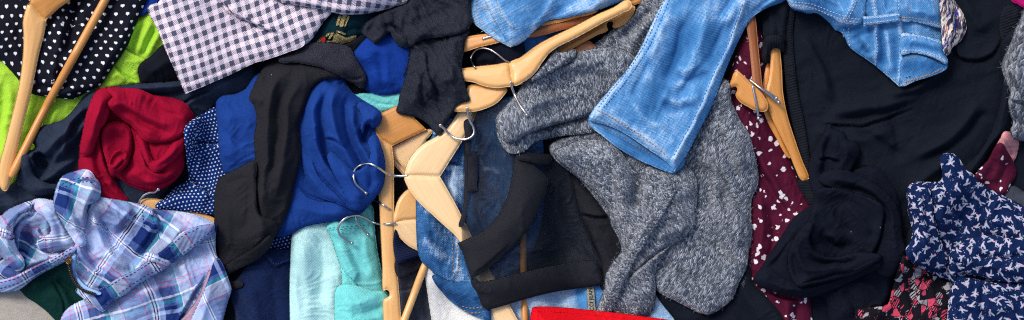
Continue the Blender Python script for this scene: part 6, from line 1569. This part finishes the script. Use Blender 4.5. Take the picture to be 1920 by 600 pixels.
b5 = cloth('body', [(1414, 526), (1440, 500), (1466, 520), (1497, 530), (1540, 522), (1590, 506), (1632, 488), (1652, 496), (1634, 510), (1605, 524), (1568, 541), (1522, 557), (1493, 557), (1453, 548)], K, t, puff=6, thick=1.2, spacing=2.2, crease=1.6, lift=12, roll=4, drape=10, seed=149, wr=WKK, folds=[('r', 5, 4, [(1440, 532), (1500, 544), (1560, 530), (1630, 500)])])
b4 = cloth('body', [(1502, 428), (1488, 448), (1479, 468), (1476, 490), (1481, 514), (1497, 538), (1520, 534), (1560, 526), (1605, 514), (1640, 494), (1654, 480), (1630, 474), (1600, 474), (1566, 482), (1540, 478), (1524, 466), (1518, 446), (1526, 424), (1518, 414)], K, t, puff=12, thick=1.2, spacing=2.2, crease=2.4, lift=21, roll=5, drape=10, seed=146, wr=WKK,
          folds=[('r', 12, 6, [(1508, 434), (1496, 470), (1508, 504), (1550, 506), (1610, 492)], {'t0': .1}), ('r', -12, 4, [(1514, 470), (1530, 492), (1570, 494), (1620, 484)]), ('r', -9, 4, [(1490, 470), (1490, 500), (1506, 524)]), ('k', 8, 7, [(1500, 530), (1550, 516), (1610, 504)])])
b = merge([b0, b1, b2, b3, b5, b4], 'body')
stitch(b, [(1500, 528), (1540, 520), (1590, 510), (1636, 490)], M['thread_dark'], 3.5, 2); stitch(b, [(1560, 352), (1610, 362), (1650, 386)], M['thread_dark'], 3.5, 2)
cloth('geometric_print_top', [(1606, 600), (1604, 582), (1640, 576), (1664, 570), (1672, 545), (1680, 515), (1688, 492), (1696, 478), (1720, 490), (1750, 506), (1772, 524), (1784, 532), (1790, 560), (1790, 720), (1600, 720)], M['shards'], buckle=0.1, stiff=4, lift=16, roll=9, seed=142, uv={'relax': 1, 'rot': -20}, spacing=2.6,
      folds=[('r', 8, 7, [(1690, 500), (1720, 530), (1730, 580)]), ('r', -6, 5, [(1700, 540), (1712, 570), (1708, 600)]), ('r', 6, 6, [(1740, 520), (1750, 560), (1746, 610)]), ('k', 5, 7, [(1770, 536), (1730, 516), (1694, 496)])],
      label='top with a jagged coral pink, black and white print at the bottom right', cat='top')
t = thing('bird_print_blouse', 'navy blouse printed with white swallows in the lower right corner', 'blouse', (1830, 460))
cloth('body', [(1700, 380), (1701, 358), (1706, 346), (1720, 341), (1744, 341), (1764, 338), (1766, 318), (1762, 298), (1768, 289), (1784, 287), (1796, 294), (1804, 306), (1812, 318), (1824, 326), (1836, 340), (1860, 356), (1884, 368), (1904, 378), (1930, 392), (2040, 420), (2040, 740), (1774, 740), (1774, 640), (1777, 580), (1780, 545), (1784, 530), (1762, 520), (1742, 510), (1722, 500), (1706, 488), (1698, 470), (1708, 448), (1710, 430), (1704, 406)],
      M['birds'], t, buckle=0.11, stiff=4, lift=26, roll=13, drape=16, seed=143, uv={'relax': 1, 'rot': -10, 'bend': (6, 80)}, spacing=2.8,
      folds=[('r', 9, 8, [(1720, 350), (1726, 400), (1740, 450)]), ('r', -9, 6, [(1740, 350), (1748, 410), (1760, 460), (1770, 500)]), ('r', 9, 9, [(1765, 380), (1770, 430), (1790, 480), (1840, 490)]), ('k', 14, 20, [(1930, 530), (1870, 528), (1820, 520), (1785, 512)]), ('r', -12, 6, [(1790, 520), (1830, 520), (1880, 530), (1930, 528)]), ('r', 8, 10, [(1800, 430), (1850, 470), (1920, 480)]),
             ('r', -6, 7, [(1790, 400), (1840, 440), (1910, 450)]), ('r', 5, 4, [(1840, 360), (1830, 400), (1850, 420)]), ('r', 5, 4, [(1870, 370), (1862, 410), (1880, 430)]), ('r', 4, 4, [(1780, 300), (1790, 330), (1810, 350)]), ('r', -5, 3, [(1774, 300), (1784, 330), (1796, 350)]), ('r', 6, 9, [(1800, 560), (1850, 580), (1910, 570)]), ('r', -5, 3, [(1841, 530), (1841, 570), (1842, 620)], {'t0': .1, 't1': 0}), ('r', -7, 6, [(1706, 430), (1730, 460), (1750, 490)])],
      wr=[(2.2, 50, 24, 50), (1.2, 20, 10, 50)])

bo = bpy.data.objects['bird_print_blouse'].children[0]
bb = cloth('body', [(1786, 520), (1800, 508), (1830, 516), (1870, 526), (1910, 530), (1960, 524), (2040, 520), (2040, 470), (1960, 440), (1900, 446), (1850, 440), (1810, 452), (1784, 470), (1776, 496)], M['birds'], t, buckle=0.11, stiff=4, lift=13, roll=8, drape=14, seed=147, uv={'relax': 1, 'rot': -24, 'bend': (6, 80), 'org': (40, 30)},
   folds=[('r', 6, 6, [(1800, 480), (1850, 500), (1920, 510)]), ('r', -5, 4, [(1810, 470), (1860, 484), (1930, 480)])], wr=[(2.2, 50, 24, 10), (1.2, 20, 10, 10)])
bc = cloth('body', [(1702, 352), (1716, 344), (1738, 344), (1746, 370), (1752, 410), (1764, 450), (1776, 492), (1760, 506), (1738, 500), (1716, 490), (1704, 470), (1712, 440), (1710, 400)], M['birds'], t, buckle=0.11, stiff=4, lift=11, roll=7, drape=14, seed=148, uv={'relax': 1, 'rot': 20, 'bend': (6, 60), 'org': (90, 130)},
   folds=[('r', 7, 5, [(1722, 354), (1728, 410), (1744, 470)]), ('r', -6, 4, [(1734, 354), (1740, 410), (1758, 470)]), ('r', 5, 4, [(1712, 440), (1728, 464), (1744, 492)])], wr=[(2.2, 50, 18, 80), (1.2, 20, 10, 80)])
merge([bo, bb, bc], 'body')
t = thing('red_cloth', 'bright red folded cloth at the bottom edge in front of the bleached jeans', 'garment', (1100, 590))
cloth('body', [(994, 620), (996, 588), (998, 577, 1), (1010, 575), (1060, 577), (1110, 582), (1160, 587), (1210, 594), (1262, 601), (1330, 612), (1400, 640), (1400, 740), (990, 740)], M['red_cloth'], t, lift=30, roll=9, drape=44, seed=150, thick=4, wr=[(0.8, 200, 60, 5)], folds=[('r', 3, 4, [(1004, 576), (1006, 600), (1004, 640)]), ('r', -2.5, 2.5, [(998, 583), (1060, 585), (1160, 595), (1260, 609)])])
rc = t.children[0]
stitch(rc, [(1000, 584), (1060, 586), (1160, 596), (1250, 608)], M['red_cloth'], 4, 2, .8)

gs = bpy.data.objects['grey_sweater']
for path, n in (([(932, 244), (932, 218), (962, 184), (984, 148), (1018, 118)], 90), ([(938, 268), (960, 287), (1004, 268), (1060, 256)], 80), ([(1040, 288), (1100, 346), (1140, 390), (1160, 446), (1150, 492), (1134, 540), (1122, 588)], 170),
                ([(1404, 250), (1420, 330), (1408, 400), (1406, 500), (1372, 560), (1330, 589), (1284, 573), (1236, 548)], 200), ([(1304, 330), (1308, 370), (1296, 432), (1258, 460), (1228, 512), (1226, 570)], 120)):
    fringe(gs, path, M['grey_fibre'], n // 2, 6, 0.22, 'stray_fibre')
ck = bpy.data.objects['chunky_knit']
fringe(ck, [(1921, 16), (1896, 80), (1878, 122), (1892, 170), (1900, 230), (1902, 258)], M['grey_fibre'], 50, 8, 0.25, 'stray_fibre')
